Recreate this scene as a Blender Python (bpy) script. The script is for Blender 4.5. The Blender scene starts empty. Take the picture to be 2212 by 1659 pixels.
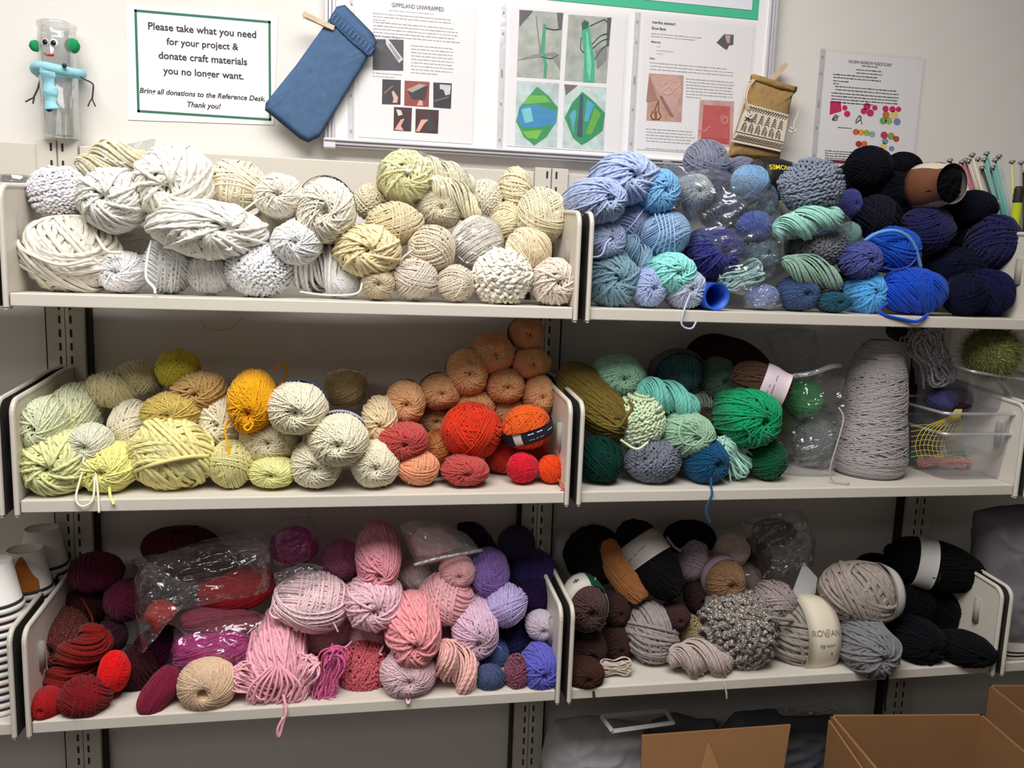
import bpy, math, random
import numpy as np
from mathutils import Matrix, Vector, noise as mnoise

# ------------------------------------------------------------------ camera
ZS = 1.42                      # height of the top shelf's lower edge above the floor
F = 1772.0                     # focal length in pixels of the 2212-px-wide frame
IW, IH = 2212, 1659
scene = bpy.context.scene
COL = scene.collection
cy_, sy_ = math.cos(.1851), math.sin(.1851)
cp_, sp_ = math.cos(-.145), math.sin(-.145)
cr_, sr_ = math.cos(.0358), math.sin(.0358)
fw = np.array([sy_*cp_, cy_*cp_, sp_])
r0 = np.array([cy_, -sy_, 0.0]); u0 = np.cross(r0, fw)
RT, UP = cr_*r0 + sr_*u0, -sr_*r0 + cr_*u0
CAM = np.array([.5408, -1.6486, .0893 + ZS])
cd = bpy.data.cameras.new('camera'); cam = bpy.data.objects.new('camera', cd); COL.objects.link(cam)
cd.sensor_width = 36.0; cd.lens = 36.0*F/IW; cd.clip_start = .02
M = Matrix.Identity(4)
for i in range(3):
    M[i][0], M[i][1], M[i][2], M[i][3] = RT[i], UP[i], -fw[i], CAM[i]
cam.matrix_world = M
scene.camera = cam

# ------------------------------------------------------------------ light
scene.view_settings.view_transform = 'Standard'
scene.view_settings.look = 'None'
scene.view_settings.exposure = 0.0
scene.view_settings.gamma = 1.0
scene.view_settings.use_curve_mapping = False
wd = bpy.data.worlds.new('room_ambient'); scene.world = wd; wd.use_nodes = True
wd.node_tree.nodes['Background'].inputs[0].default_value = (.95, .97, 1, 1)
wd.node_tree.nodes['Background'].inputs[1].default_value = .03
def area(name, x, y, z, sx, sy, watts, col=(1, .97, .93)):
    l = bpy.data.lights.new(name, 'AREA'); l.shape = 'RECTANGLE'; l.size = sx; l.size_y = sy
    l.energy = watts; l.color = col
    o = bpy.data.objects.new(name, l); COL.objects.link(o); o.location = (x, y, z); return o
area('ceiling_area_light', .38, -1.3, 2.72, 1.7, 1.1, 70)
area('ceiling_area_light', -.9, -3.2, 2.72, 1.25, .6, 14)  # unseen rear fill, added to lift the shade under the shelves

# ------------------------------------------------------------------ picture <-> place
def ray(x, y): return RT*(x-IW/2)/F + UP*(IH/2-y)/F + fw
def at(x, y, Y):
    d = ray(x, y); return CAM + d*(Y-CAM[1])/d[1]
def mpp(p): return float(np.dot(np.asarray(p)-CAM, fw))/F      # metres per pixel at a point

# ------------------------------------------------------------------ materials
def lin(c):
    o = []
    for v in c[:3]:
        v /= 255.0
        o.append(v/12.92 if v <= .04045 else ((v+.055)/1.055)**2.4)
    return o
MATS = {}
def nd(nt, t, **kw):
    n = nt.nodes.new(t)
    for k, v in kw.items(): setattr(n, k, v)
    return n
def mat(c, rough=.6, metal=0, spec=.35, noise=0.0, nscale=40, bump=0.0, emit=0, name=None, key=None):
    k = ('m', tuple(c), rough, metal, spec, noise, nscale, bump, emit)
    if k in MATS: return MATS[k]
    m = bpy.data.materials.new(name or 'surface'); m.use_nodes = True; nt = m.node_tree; b = nt.nodes['Principled BSDF']
    L = lin(c)
    b.inputs['Base Color'].default_value = (*L, 1); b.inputs['Roughness'].default_value = rough
    b.inputs['Metallic'].default_value = metal; b.inputs['Specular IOR Level'].default_value = spec
    if noise or bump:
        tc = nd(nt, 'ShaderNodeTexCoord'); n = nd(nt, 'ShaderNodeTexNoise'); n.inputs['Scale'].default_value = nscale
        n.inputs['Detail'].default_value = 4
        nt.links.new(tc.outputs['Object'], n.inputs['Vector'])
        if noise:
            mx = nd(nt, 'ShaderNodeMix', data_type='RGBA')
            mx.inputs[6].default_value = (*[v*(1-noise) for v in L], 1); mx.inputs[7].default_value = (*[min(1, v*(1+noise)) for v in L], 1)
            nt.links.new(n.outputs['Fac'], mx.inputs[0]); nt.links.new(mx.outputs[2], b.inputs['Base Color'])
        if bump:
            bp = nd(nt, 'ShaderNodeBump'); bp.inputs['Strength'].default_value = bump; bp.inputs['Distance'].default_value = .002
            nt.links.new(n.outputs['Fac'], bp.inputs['Height']); nt.links.new(bp.outputs[0], b.inputs['Normal'])
    MATS[k] = m; return m
def yarn_mat(c, sheen=.14, multi=None, gloss=.0, scale=9.0):
    """dyed yarn: twisted plies as bump along each strand, slight dye variation, optional second/third dye"""
    k = ('y', tuple(c), sheen, multi and tuple(map(tuple, multi)), gloss, scale)
    if k in MATS: return MATS[k]
    m = bpy.data.materials.new('yarn'); m.use_nodes = True; nt = m.node_tree; b = nt.nodes['Principled BSDF']
    L = c if isinstance(c[0], float) else lin(c)
    b.inputs['Roughness'].default_value = .85 if not gloss else .38
    b.inputs['Specular IOR Level'].default_value = (.1 if max(L) > .06 else .03) + gloss
    b.inputs['Sheen Weight'].default_value = sheen if max(L) > .06 else .04; b.inputs['Sheen Roughness'].default_value = .5
    if max(L) > .35:                               # pale fibres let some light through
        b.inputs['Subsurface Weight'].default_value = .35; b.inputs['Subsurface Radius'].default_value = (1, .9, .8); b.inputs['Subsurface Scale'].default_value = .004
    tc = nd(nt, 'ShaderNodeTexCoord')
    n = nd(nt, 'ShaderNodeTexNoise'); n.inputs['Scale'].default_value = scale if multi else 5.0; n.inputs['Detail'].default_value = 2
    nt.links.new(tc.outputs['Object'], n.inputs['Vector'])
    rp = nd(nt, 'ShaderNodeValToRGB'); nt.links.new(n.outputs['Fac'], rp.inputs[0])
    e = rp.color_ramp.elements
    if multi:
        cs = [L] + [lin(q) for q in multi]; N = len(cs)
        e[0].position = .34; e[0].color = (*cs[0], 1); e[1].position = .66; e[1].color = (*cs[-1], 1)
        for i in range(1, N-1):
            q = e.new(.34 + .32*i/(N-1)); q.color = (*cs[i], 1)
    else:
        e[0].position = .3; e[0].color = (*[v*.9 for v in L], 1); e[1].position = .7; e[1].color = (*[min(1, v*1.06) for v in L], 1)
    nt.links.new(rp.outputs[0], b.inputs['Base Color'])
    sx = nd(nt, 'ShaderNodeSeparateXYZ'); nt.links.new(tc.outputs['UV'], sx.inputs[0])
    ad = nd(nt, 'ShaderNodeMath', operation='MULTIPLY_ADD'); ad.inputs[1].default_value = 3.0
    nt.links.new(sx.outputs[1], ad.inputs[0]); nt.links.new(sx.outputs[0], ad.inputs[2])
    ml = nd(nt, 'ShaderNodeMath', operation='MULTIPLY'); ml.inputs[1].default_value = 6.2832; nt.links.new(ad.outputs[0], ml.inputs[0])
    sn = nd(nt, 'ShaderNodeMath', operation='SINE'); nt.links.new(ml.outputs[0], sn.inputs[0])
    bp = nd(nt, 'ShaderNodeBump'); bp.inputs['Strength'].default_value = .3; bp.inputs['Distance'].default_value = .001
    nt.links.new(sn.outputs[0], bp.inputs['Height']); nt.links.new(bp.outputs[0], b.inputs['Normal'])
    MATS[k] = m; return m
def film_mat(tint=(235, 238, 242), base=.05, edge=.45, rough=.1, haze=.018, wr=.55, nscale=15):
    k = ('f', tint, base, edge, rough, haze, wr, nscale)
    if k in MATS: return MATS[k]
    m = bpy.data.materials.new('clear_plastic'); m.use_nodes = True; nt = m.node_tree; nt.nodes.clear()
    out = nd(nt, 'ShaderNodeOutputMaterial'); T = nd(nt, 'ShaderNodeBsdfTransparent'); G = nd(nt, 'ShaderNodeBsdfGlossy'); D = nd(nt, 'ShaderNodeBsdfDiffuse')
    T.inputs[0].default_value = (.97, .975, .98, 1); G.inputs['Roughness'].default_value = rough; G.inputs[0].default_value = (*lin(tint), 1)
    D.inputs[0].default_value = (*lin(tint), 1)
    tc = nd(nt, 'ShaderNodeTexCoord'); n = nd(nt, 'ShaderNodeTexNoise'); n.inputs['Scale'].default_value = nscale; n.inputs['Detail'].default_value = 3; n.inputs['Distortion'].default_value = 1.5
    nt.links.new(tc.outputs['Object'], n.inputs['Vector'])
    n2 = nd(nt, 'ShaderNodeTexNoise'); n2.inputs['Scale'].default_value = nscale*1.7; n2.inputs['Detail'].default_value = 2
    nt.links.new(tc.outputs['Object'], n2.inputs['Vector'])
    s1 = nd(nt, 'ShaderNodeMath', operation='SUBTRACT'); s1.inputs[1].default_value = .5; nt.links.new(n2.outputs['Fac'], s1.inputs[0])
    s2 = nd(nt, 'ShaderNodeMath', operation='ABSOLUTE'); nt.links.new(s1.outputs[0], s2.inputs[0])
    s3 = nd(nt, 'ShaderNodeMath', operation='MULTIPLY_ADD'); s3.inputs[1].default_value = 2.5; nt.links.new(s2.outputs[0], s3.inputs[0]); nt.links.new(n.outputs['Fac'], s3.inputs[2])
    bp = nd(nt, 'ShaderNodeBump'); bp.inputs['Strength'].default_value = wr; bp.inputs['Distance'].default_value = .01
    nt.links.new(s3.outputs[0], bp.inputs['Height'])
    lw = nd(nt, 'ShaderNodeLayerWeight'); lw.inputs[0].default_value = .35
    for q in (G, D): nt.links.new(bp.outputs[0], q.inputs['Normal'])
    ma = nd(nt, 'ShaderNodeMath', operation='MULTIPLY_ADD'); ma.inputs[1].default_value = edge; ma.inputs[2].default_value = base
    nt.links.new(lw.outputs['Facing'], ma.inputs[0])
    m1 = nd(nt, 'ShaderNodeMixShader'); m1.inputs[0].default_value = haze
    nt.links.new(T.outputs[0], m1.inputs[1]); nt.links.new(D.outputs[0], m1.inputs[2])
    m2 = nd(nt, 'ShaderNodeMixShader'); nt.links.new(ma.outputs[0], m2.inputs[0])
    nt.links.new(m1.outputs[0], m2.inputs[1]); nt.links.new(G.outputs[0], m2.inputs[2])
    nt.links.new(m2.outputs[0], out.inputs[0])
    MATS[k] = m; return m

# ------------------------------------------------------------------ mesh helpers
class MB:
    """collects pieces of ONE mesh"""
    def __init__(s): s.v = []; s.f = []; s.m = []; s.uv = []; s.n = 0; s.quads = True
    def add(s, V, Fc, mi=0, uv=None):
        V = np.asarray(V, float).reshape(-1, 3)
        s.v.append(V)
        for f in Fc:
            s.f.append(tuple(int(i)+s.n for i in f)); s.m.append(mi)
        s.n += len(V); return s
    def box(s, a, b, mi=0, bev=0):
        x0, y0, z0 = np.minimum(a, b); x1, y1, z1 = np.maximum(a, b)
        V = [(x0,y0,z0),(x1,y0,z0),(x1,y1,z0),(x0,y1,z0),(x0,y0,z1),(x1,y0,z1),(x1,y1,z1),(x0,y1,z1)]
        return s.add(V, [(0,3,2,1),(4,5,6,7),(0,1,5,4),(1,2,6,5),(2,3,7,6),(3,0,4,7)], mi)
    def prism(s, P, d, mi=0):
        """polygon P (3D points) extruded by vector d"""
        P = np.asarray(P, float); n = len(P); V = np.vstack([P, P+np.asarray(d)])
        return s.add(V, [tuple(range(n)), tuple(range(2*n-1, n-1, -1))] + [(i, i+n, (i+1) % n+n, (i+1) % n) for i in range(n)], mi)
    def lathe(s, prof, c=(0, 0, 0), n=24, mi=0, ax=None):
        """profile [(radius, height)] turned about z (or the axis ax)"""
        a = np.linspace(0, 2*np.pi, n, endpoint=False); V = []
        for r, h in prof: V.append(np.stack([r*np.cos(a), r*np.sin(a), np.full(n, h)], 1))
        V = np.vstack(V)
        if ax is not None:
            q = Vector((0, 0, 1)).rotation_difference(Vector(ax)).to_matrix(); V = V @ np.array(q).T
        V = V + np.asarray(c)
        k = len(prof)
        Fc = [(i*n+j, i*n+(j+1) % n, (i+1)*n+(j+1) % n, (i+1)*n+j) for i in range(k-1) for j in range(n)]
        return s.add(V, Fc, mi)
    def tube(s, pts, r, n=8, mi=0, smooth=True, taper=None):
        P = catmull(pts) if smooth else np.asarray(pts, float)
        K = len(P); T = np.gradient(P, axis=0); T /= np.linalg.norm(T, axis=1)[:, None]+1e-9
        ref = np.array([0, 0, 1.0]) if abs(T[0][2]) < .9 else np.array([1.0, 0, 0])
        nr = np.cross(T[0], ref); nr /= np.linalg.norm(nr); V = []
        for i in range(K):
            nr = nr - T[i]*np.dot(nr, T[i]); nr /= np.linalg.norm(nr)+1e-9; bn = np.cross(T[i], nr)
            rr = r if taper is None else r*(taper[0]+(taper[1]-taper[0])*i/(K-1))
            for a in range(n):
                V.append(P[i]+rr*(math.cos(2*math.pi*a/n)*nr+math.sin(2*math.pi*a/n)*bn))
        Fc = [(i*n+a, i*n+(a+1) % n, (i+1)*n+(a+1) % n, (i+1)*n+a) for i in range(K-1) for a in range(n)]
        Fc += [tuple(range(n-1, -1, -1)), tuple((K-1)*n+a for a in range(n))]
        return s.add(V, Fc, mi)
    def build(s, name, mats, parent=None, smooth=False, bevel=0):
        me = bpy.data.meshes.new(name); me.from_pydata(np.vstack(s.v).tolist(), [], s.f)
        if not isinstance(mats, (list, tuple)): mats = [mats]
        for m_ in mats: me.materials.append(m_)
        if len(mats) > 1: me.polygons.foreach_set('material_index', s.m)
        if smooth: me.polygons.foreach_set('use_smooth', [True]*len(me.polygons))
        me.update(); o = bpy.data.objects.new(name, me); COL.objects.link(o)
        if parent is not None: adopt(o, parent)
        if bevel:
            b = o.modifiers.new('bevel', 'BEVEL'); b.width = bevel; b.segments = 2; b.limit_method = 'ANGLE'
        return o
def catmull(pts, sub=8):
    P = np.asarray(pts, float); Q = np.vstack([2*P[0]-P[1], P, 2*P[-1]-P[-2]]); o = []
    for i in range(1, len(Q)-2):
        for t in np.linspace(0, 1, sub, endpoint=False):
            a, b, c, d = Q[i-1], Q[i], Q[i+1], Q[i+2]
            o.append(.5*((2*b)+(c-a)*t+(2*a-5*b+4*c-d)*t*t+(3*b-a-3*c+d)*t**3))
    o.append(P[-1]); return np.array(o)
def adopt(o, parent):
    """child modelled in world space"""
    o.parent = parent; o.matrix_parent_inverse = parent.matrix_basis.inverted()
def empty(name, loc):
    o = bpy.data.objects.new(name, None); COL.objects.link(o); o.location = loc; o.empty_display_size = .02; return o
USED = set()
def tag(o, label, cat, group=None):
    assert label not in USED, label
    USED.add(label); n = len(label.split())
    if not 4 <= n <= 16: print('LABEL LENGTH', n, label)
    o['label'] = label; o['category'] = cat
    if group: o['group'] = group
    return o
def struct(o): o['kind'] = 'structure'; return o
rng = np.random.default_rng(7)

# ------------------------------------------------------------------ text
def text_mesh(body, shear=0, bold=0.0):
    cu = bpy.data.curves.new('t', 'FONT'); cu.body = body; cu.size = 1; cu.shear = shear; cu.offset = bold; cu.resolution_u = 3
    cu.align_x = 'CENTER'; cu.align_y = 'CENTER'
    o = bpy.data.objects.new('t', cu); COL.objects.link(o)
    dg = bpy.context.evaluated_depsgraph_get(); me = bpy.data.meshes.new_from_object(o.evaluated_get(dg))
    n = len(me.vertices); V = np.zeros(n*3); me.vertices.foreach_get('co', V); V = V.reshape(-1, 3)[:, :2]
    Fc = [tuple(p.vertices) for p in me.polygons]
    bpy.data.objects.remove(o); bpy.data.curves.remove(cu); bpy.data.meshes.remove(me)
    return V, Fc
def put_text(mb, body, org, ex, ey, width, shear=0, bold=0.0, mi=0, hmul=1.0):
    V, Fc = text_mesh(body, shear, bold); w = V[:, 0].max()-V[:, 0].min(); s = width/w
    V = V - [(V[:, 0].max()+V[:, 0].min())/2, 0]
    mb.add(np.asarray(org) + s*V[:, :1]*np.asarray(ex) + s*hmul*V[:, 1:]*np.asarray(ey), Fc, mi)

# ------------------------------------------------------------------ room
WALLY = .035
wallm = mat((226, 222, 218), .75, noise=.03, nscale=3, bump=.05, name='painted_wall')
struct(MB().box((-1.9, WALLY, 0), (3.3, WALLY+.12, 2.75)).build('wall_back', wallm))
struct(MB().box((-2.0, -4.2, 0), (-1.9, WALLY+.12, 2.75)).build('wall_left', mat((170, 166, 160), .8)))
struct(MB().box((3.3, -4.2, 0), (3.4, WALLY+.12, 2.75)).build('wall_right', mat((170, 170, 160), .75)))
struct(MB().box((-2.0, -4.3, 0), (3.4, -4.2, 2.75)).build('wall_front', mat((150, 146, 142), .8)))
struct(MB().box((-2.0, -4.3, -.1), (3.4, WALLY+.12, 0)).build('floor', mat((84, 80, 78), .7, noise=.15, nscale=8)))
struct(MB().box((-2.0, -4.3, 2.75), (3.4, WALLY+.12, 2.85)).build('ceiling', mat((190, 188, 184), .8)))

# ------------------------------------------------------------------ shelving
steel = mat((206, 200, 190), .42, spec=.4, noise=.03, nscale=6, name='beige_enamel')
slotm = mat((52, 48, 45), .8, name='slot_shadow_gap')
W = .914
def upright(X, label):
    t = empty('shelf_upright', (X, 0, 0)); m = MB(); top = ZS+.274
    m.box((X-.032, 0, 0), (X-.0007, WALLY, top)); m.box((X+.0007, 0, 0), (X+.032, WALLY, top))
    m.box((X-.0007, .003, 0), (X+.0007, WALLY, top), 1)
    z = .05
    while z < top-.02:
        for dx in (-.0095, .0095): m.box((X+dx-.002, -.0004, z), (X+dx+.002, .004, z+.0145), 1)
        z += .0254
    m.build('post', [steel, slotm], t)
    m = MB(); m.box((X-.0385, .012, 0), (X-.032, WALLY, top-.06)); m.box((X+.032, .012, 0), (X+.0385, WALLY, top-.06)); m.build('gap_shadow_strip', slotm, t)  # dark strips painted in for the shadow beside the post
    m = MB(); m.box((X-.034, -.004, top-.062), (X-.0012, .033, top+.008)); m.box((X+.0012, -.004, top-.062), (X+.034, .033, top+.008))
    for dx in (-.0095, .0095):
        for zz in (top-.013, top-.043): m.box((X+dx-.0022, -.0046, zz), (X+dx+.0022, 0, zz+.0145), 1)
    m.build('post_cap', [steel, slotm], t, bevel=.001)
    return tag(t, label, 'shelf post', 'slotted shelf uprights')
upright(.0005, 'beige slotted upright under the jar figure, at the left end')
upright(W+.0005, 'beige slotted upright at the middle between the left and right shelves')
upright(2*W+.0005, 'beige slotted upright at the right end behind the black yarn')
def rail(x0, x1, label):
    tag(MB().box((x0, .002, ZS+.215), (x1, .022, ZS+.274)).build('shelf_rail', steel, bevel=.002), label, 'shelf rail', 'horizontal rails between the uprights')
rail(-.9, -.034, 'beige horizontal rail left of the jar figure'); rail(.036, W-.034, 'long beige rail below the whiteboard above the cream yarn')
rail(W+.036, 2*W-.034, 'beige rail below the whiteboard behind the blue yarn')
def bracket_profile(zb, y0=-.281, y1=-.002):
    P = [(y0, zb-.002), (y0, zb+.158)]
    for a in range(0, 91, 15): P.append((y0+.022-.022*math.cos(math.radians(a)), zb+.158+.022*math.sin(math.radians(a))))
    P += [(-.15, zb+.188), (-.06, zb+.196), (y1, zb+.196), (y1, zb-.002)]
    return P
def shelf(x0, x1, zb, label):
    """zb: lower edge of the front lip"""
    t = empty('wall_shelf', ((x0+x1)/2, -.14, zb)); m = MB()
    m.box((x0+.008, -.273, zb+.014), (x1-.008, -.001, zb+.019)); m.box((x0+.008, -.277, zb-.001), (x1-.008, -.272, zb+.019))
    m.box((x0+.008, -.272, zb-.001), (x1-.008, -.262, zb+.002))
    m.build('deck', steel, t, bevel=.0015)
    for X, s in ((x0, 1), (x1, -1)):
        m = MB(); P = bracket_profile(zb); c = X+s*.0045
        m.prism([(c-.0012, y, z) for y, z in P], (.0024, 0, 0))
        # rolled rim along the front and top edge
        rim = [(c, y, z) for y, z in P[:-1]]
        m.tube(rim, .0042, 8, smooth=False)
        m.box((c-.002, -.283, zb-.006), (c+.002, -.262, zb))
        b = m.build('end_bracket', steel, t)
        q = MB(); ys = -.222
        q.tube([(c+s*.0012, ys, zb+.085), (c+s*.0012, ys, zb+.135)], .0075, 10, smooth=False)
        q.build('finger_slot', mat((150, 145, 138), .6), b, True)
        k = MB(); k.prism([(c-s*.0045-.0006, y, z) for y, z in P], (.0012, 0, 0)); k.build('gap_shadow_plate', slotm, b)  # dark plate standing in for the shade between neighbouring brackets
    return tag(t, label, 'shelf', 'beige steel wall shelves')
for zb, nm in ((0, 'upper'), (-.327, 'middle'), (-.7035, 'lower')):
    z = ZS+zb
    desc = {'upper': ('white and cream', 'blue'), 'middle': ('yellow and peach', 'green'), 'lower': ('red and pink', 'brown and black')}[nm]
    shelf(.0065, W-.0065, z, '%s left beige steel shelf carrying %s yarn' % (nm, desc[0]))
    shelf(W+.0065, 2*W-.0065, z, '%s right beige steel shelf carrying %s yarn' % (nm, desc[1]))
    shelf(-W+.0065, -.0065, z, '%s beige steel shelf cut off at the left edge' % nm)
    shelf(2*W+.0065, 3*W-.0065, z, '%s beige steel shelf cut off at the right edge' % nm)

# ------------------------------------------------------------------ yarn prototypes (unit size, local +Z = the end that shows)
def np_mesh(name, V, Fq, UV):
    me = bpy.data.meshes.new(name)
    me.vertices.add(len(V)); me.vertices.foreach_set('co', np.ascontiguousarray(V, np.float32).ravel())
    nf = len(Fq); me.loops.add(nf*4); me.loops.foreach_set('vertex_index', np.ascontiguousarray(Fq, np.int32).ravel())
    me.polygons.add(nf); me.polygons.foreach_set('loop_start', np.arange(0, nf*4, 4, dtype=np.int32))
    me.polygons.foreach_set('use_smooth', np.ones(nf, bool))
    uv = me.uv_layers.new(name='UVMap'); uv.data.foreach_set('uv', np.ascontiguousarray(UV, np.float32).ravel())
    me.update(calc_edges=True); me.validate(); me.materials.append(None); return me
def strands(P, N, w, closed, n=6, hh=.66, per=.9):
    """tubes along S paths of K points (P, N: SxKx3)"""
    S, K, _ = P.shape
    T = (np.roll(P, -1, 1)-np.roll(P, 1, 1)) if closed else np.gradient(P, axis=1)
    T /= np.linalg.norm(T, axis=2, keepdims=True)+1e-9
    N = N-T*np.sum(N*T, 2, keepdims=True); N /= np.linalg.norm(N, axis=2, keepdims=True)+1e-9
    B = np.cross(T, N); w = np.broadcast_to(np.asarray(w, float).reshape(-1, 1, 1) if np.ndim(w) else np.full((1, 1, 1), w), (S, 1, 1))
    a = np.arange(n)*2*np.pi/n
    V = P[:, :, None, :] + w[..., None]*(np.cos(a)[None, None, :, None]*B[:, :, None, :] + hh*np.sin(a)[None, None, :, None]*N[:, :, None, :])
    V = V.reshape(-1, 3); kk = K if closed else K-1
    s, i, j = np.meshgrid(np.arange(S), np.arange(kk), np.arange(n), indexing='ij'); i2 = (i+1) % K; j2 = (j+1) % n
    b = s*K*n
    Fq = np.stack([b+i*n+j, b+i*n+j2, b+i2*n+j2, b+i2*n+j], -1).reshape(-1, 4)
    L = np.linalg.norm(np.diff(P, axis=1), axis=2).mean()/(np.mean(w)*2*1.6)*per
    U = np.stack([np.stack([i*L, j/n], -1), np.stack([i*L, (j+1)/n], -1), np.stack([(i+1)*L, (j+1)/n], -1), np.stack([(i+1)*L, j/n], -1)], -2).reshape(-1, 2)
    return V, Fq, U
def join(parts):
    V, Fq, U, n = [], [], [], 0
    for v, f, u in parts:
        V.append(v); Fq.append(f+n); U.append(u); n += len(v)
    return np.vstack(V), np.vstack(Fq), np.vstack(U)
def sup(D, n=2.0, hole=0.0, dep=.4):
    """direction -> point of a slightly squared body of revolution with a dimple in both ends"""
    rxy = np.sqrt(D[..., 0]**2+D[..., 1]**2)
    R = 1.0/((rxy**n+np.abs(D[..., 2])**n)**(1/n)+1e-9)
    if hole:
        th = np.arctan2(rxy, np.abs(D[..., 2])); R = R*(1-dep*np.exp(-(th/hole)**2))
    return D*R[..., None]
def core(n=2.0, hole=0, dep=.4, r=.97, a=40, b=24):
    th = np.linspace(1e-3, np.pi-1e-3, b); ph = np.arange(a)*2*np.pi/a
    D = np.stack([np.sin(th)[:, None]*np.cos(ph), np.sin(th)[:, None]*np.sin(ph), np.cos(th)[:, None]+0*ph], -1)
    V = sup(D, n, hole, dep).reshape(-1, 3)*r
    i, j = np.meshgrid(np.arange(b-1), np.arange(a), indexing='ij'); j2 = (j+1) % a
    Fq = np.stack([i*a+j, (i+1)*a+j, (i+1)*a+j2, i*a+j2], -1).reshape(-1, 4)
    return V, Fq, np.zeros((len(Fq)*4, 2))
def basis(nv):
    nv = nv/np.linalg.norm(nv, axis=-1, keepdims=True)
    h = np.where(np.abs(nv[..., 2:3]) < .9, np.array([0, 0, 1.0]), np.array([1.0, 0, 0]))
    e1 = np.cross(h, nv); e1 /= np.linalg.norm(e1, axis=-1, keepdims=True); return nv, e1, np.cross(nv, e1)
def wound_ball(seed, w, bands=((.95, 0), (.55, 1), (.3, 2)), K=44, n=2.0, wig=0, wf=30, jit=.05, r0=1.0, nn=6):
    """bands of parallel wraps laid over each other in different directions"""
    g = np.random.default_rng(seed); Ps = []
    for hw, ly in bands:
        ax = g.normal(size=3); ax[2] *= .5; c0 = 0 if hw > .9 else g.uniform(-.35, .35)
        h = np.arange(c0-hw, c0+hw, w*1.6); h = h[np.abs(h) < .97]; h = h+g.normal(size=len(h))*w*.25
        h = np.clip(h, -.97, .97)
        A = ax/np.linalg.norm(ax)+g.normal(size=(len(h), 3))*jit
        nv, e1, e2 = basis(A); t = np.linspace(0, 2*np.pi, K, endpoint=False)[None, :, None]+g.uniform(0, 6, (len(h), 1, 1))
        D = h[:, None, None]*nv[:, None]+np.sqrt(1-h**2)[:, None, None]*(np.cos(t)*e1[:, None]+np.sin(t)*e2[:, None])
        rr = r0+ly*w*.55+g.normal(size=(len(h), 1, 1))*w*.22+w*.3*np.sin(t*2+g.uniform(0, 6, (len(h), 1, 1)))
        P = sup(D, n)*rr
        if wig:
            f = wf+g.integers(-3, 4, (len(h), 1, 1)); q = g.uniform(0, 6, (len(h), 1, 1))
            P = P*(1+wig*np.sin(f*t+q))+nv[:, None]*wig*np.cos(f*t*1.0+q*1.7)
        Ps.append(P)
    P = np.vstack(Ps); return strands(P, P.copy(), w, True, nn)
def wound_skein(seed, w, n=2.5, hole=.3, al=((1.2, 1.0), (.75, 1.0), (.36, 1.0)), K=56, nn=6):
    """centre-pull skein: great-circle wraps that turn back around the hole in the end"""
    g = np.random.default_rng(seed); Ps = []
    for ly, (a, dens) in enumerate(al):
        S = max(9, int(2*np.pi*math.sin(a)/(2*w)*dens*1.15)); ph = np.arange(S)*2*np.pi/S+g.normal(size=S)*.05
        av = np.clip(a+g.normal(size=S)*.06, .07, 1.5)
        nv = np.stack([np.cos(av)*np.cos(ph), np.cos(av)*np.sin(ph), np.sin(av)], 1)
        e1 = np.stack([-np.sin(av)*np.cos(ph), -np.sin(av)*np.sin(ph), np.cos(av)], 1)      # nearest to the pole
        e2 = np.cross(nv, e1); t = np.linspace(-np.pi, np.pi, K, endpoint=False)[None, :, None]
        D = np.cos(t)*e1[:, None]+np.sin(t)*e2[:, None]
        lay = np.where(np.abs(t) < np.pi/2, np.clip(t/.5, -1, 1), np.clip((np.pi-np.abs(t))*np.sign(t)/.5, -1, 1))
        P = sup(D, n, hole, .25)*(1+ly*w*.4+w*.55*lay+g.normal(size=(S, 1, 1))*w*.2)
        Ps.append(P)
    P = np.vstack(Ps); return strands(P, P.copy(), w, True, nn)
def fibres(seed, N, ln, wd, n=2.0, out=.45, r=.98):
    g = np.random.default_rng(seed); D = g.normal(size=(N, 3)); D /= np.linalg.norm(D, axis=1)[:, None]
    P0 = sup(D, n)*r; t = g.normal(size=(N, 3)); t -= D*np.sum(t*D, 1)[:, None]; t /= np.linalg.norm(t, axis=1)[:, None]
    L = ln*g.uniform(.4, 1.2, (N, 1)); s = np.cross(D, t)*wd
    P1 = P0+L*.5*(t+out*D); P2 = P0+L*(t*.9+out*1.1*D+.3*g.normal(size=(N, 3)))
    V = np.stack([P0-s, P0+s, P1-s*.8, P1+s*.8, P2-s*.3, P2+s*.3], 1).reshape(-1, 3); b = np.arange(N)[:, None]*6
    Fq = np.vstack([b+np.array([0, 1, 3, 2]), b+np.array([2, 3, 5, 4])]); return V, Fq, np.zeros((len(Fq)*4, 2))
def twisted_hank(seed, w=.05, turns=1.1, m=13, K=70, lobes=2):
    g = np.random.default_rng(seed); x = np.linspace(-1, 1, K); env = np.sqrt(np.clip(1-np.abs(x)**3.2, .02, 1)); out = []; cs = []
    for l in range(lobes):
        tau = turns*np.pi*x+2*np.pi*l/lobes+g.uniform(0, .3); c = .36*env*np.stack([np.cos(tau), np.sin(tau)])
        for ring, (mm, rr) in enumerate(((m+4, .6), (m, .42))):
            for q in range(mm):
                ps = 2*np.pi*q/mm+turns*.9*np.pi*x+g.normal()*.08
                rad = rr*env*(1+.06*g.normal()+.05*np.sin(3*x+g.uniform(0, 6)))
                y = c[0]+rad*np.cos(ps); z = c[1]+rad*np.sin(ps)
                out.append(np.stack([x*(1+.03*g.normal()), y, z], 1)); cs.append(np.stack([0*x, np.cos(ps), np.sin(ps)], 1))
    return strands(np.array(out), np.array(cs), w, False, 6, .9)
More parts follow.
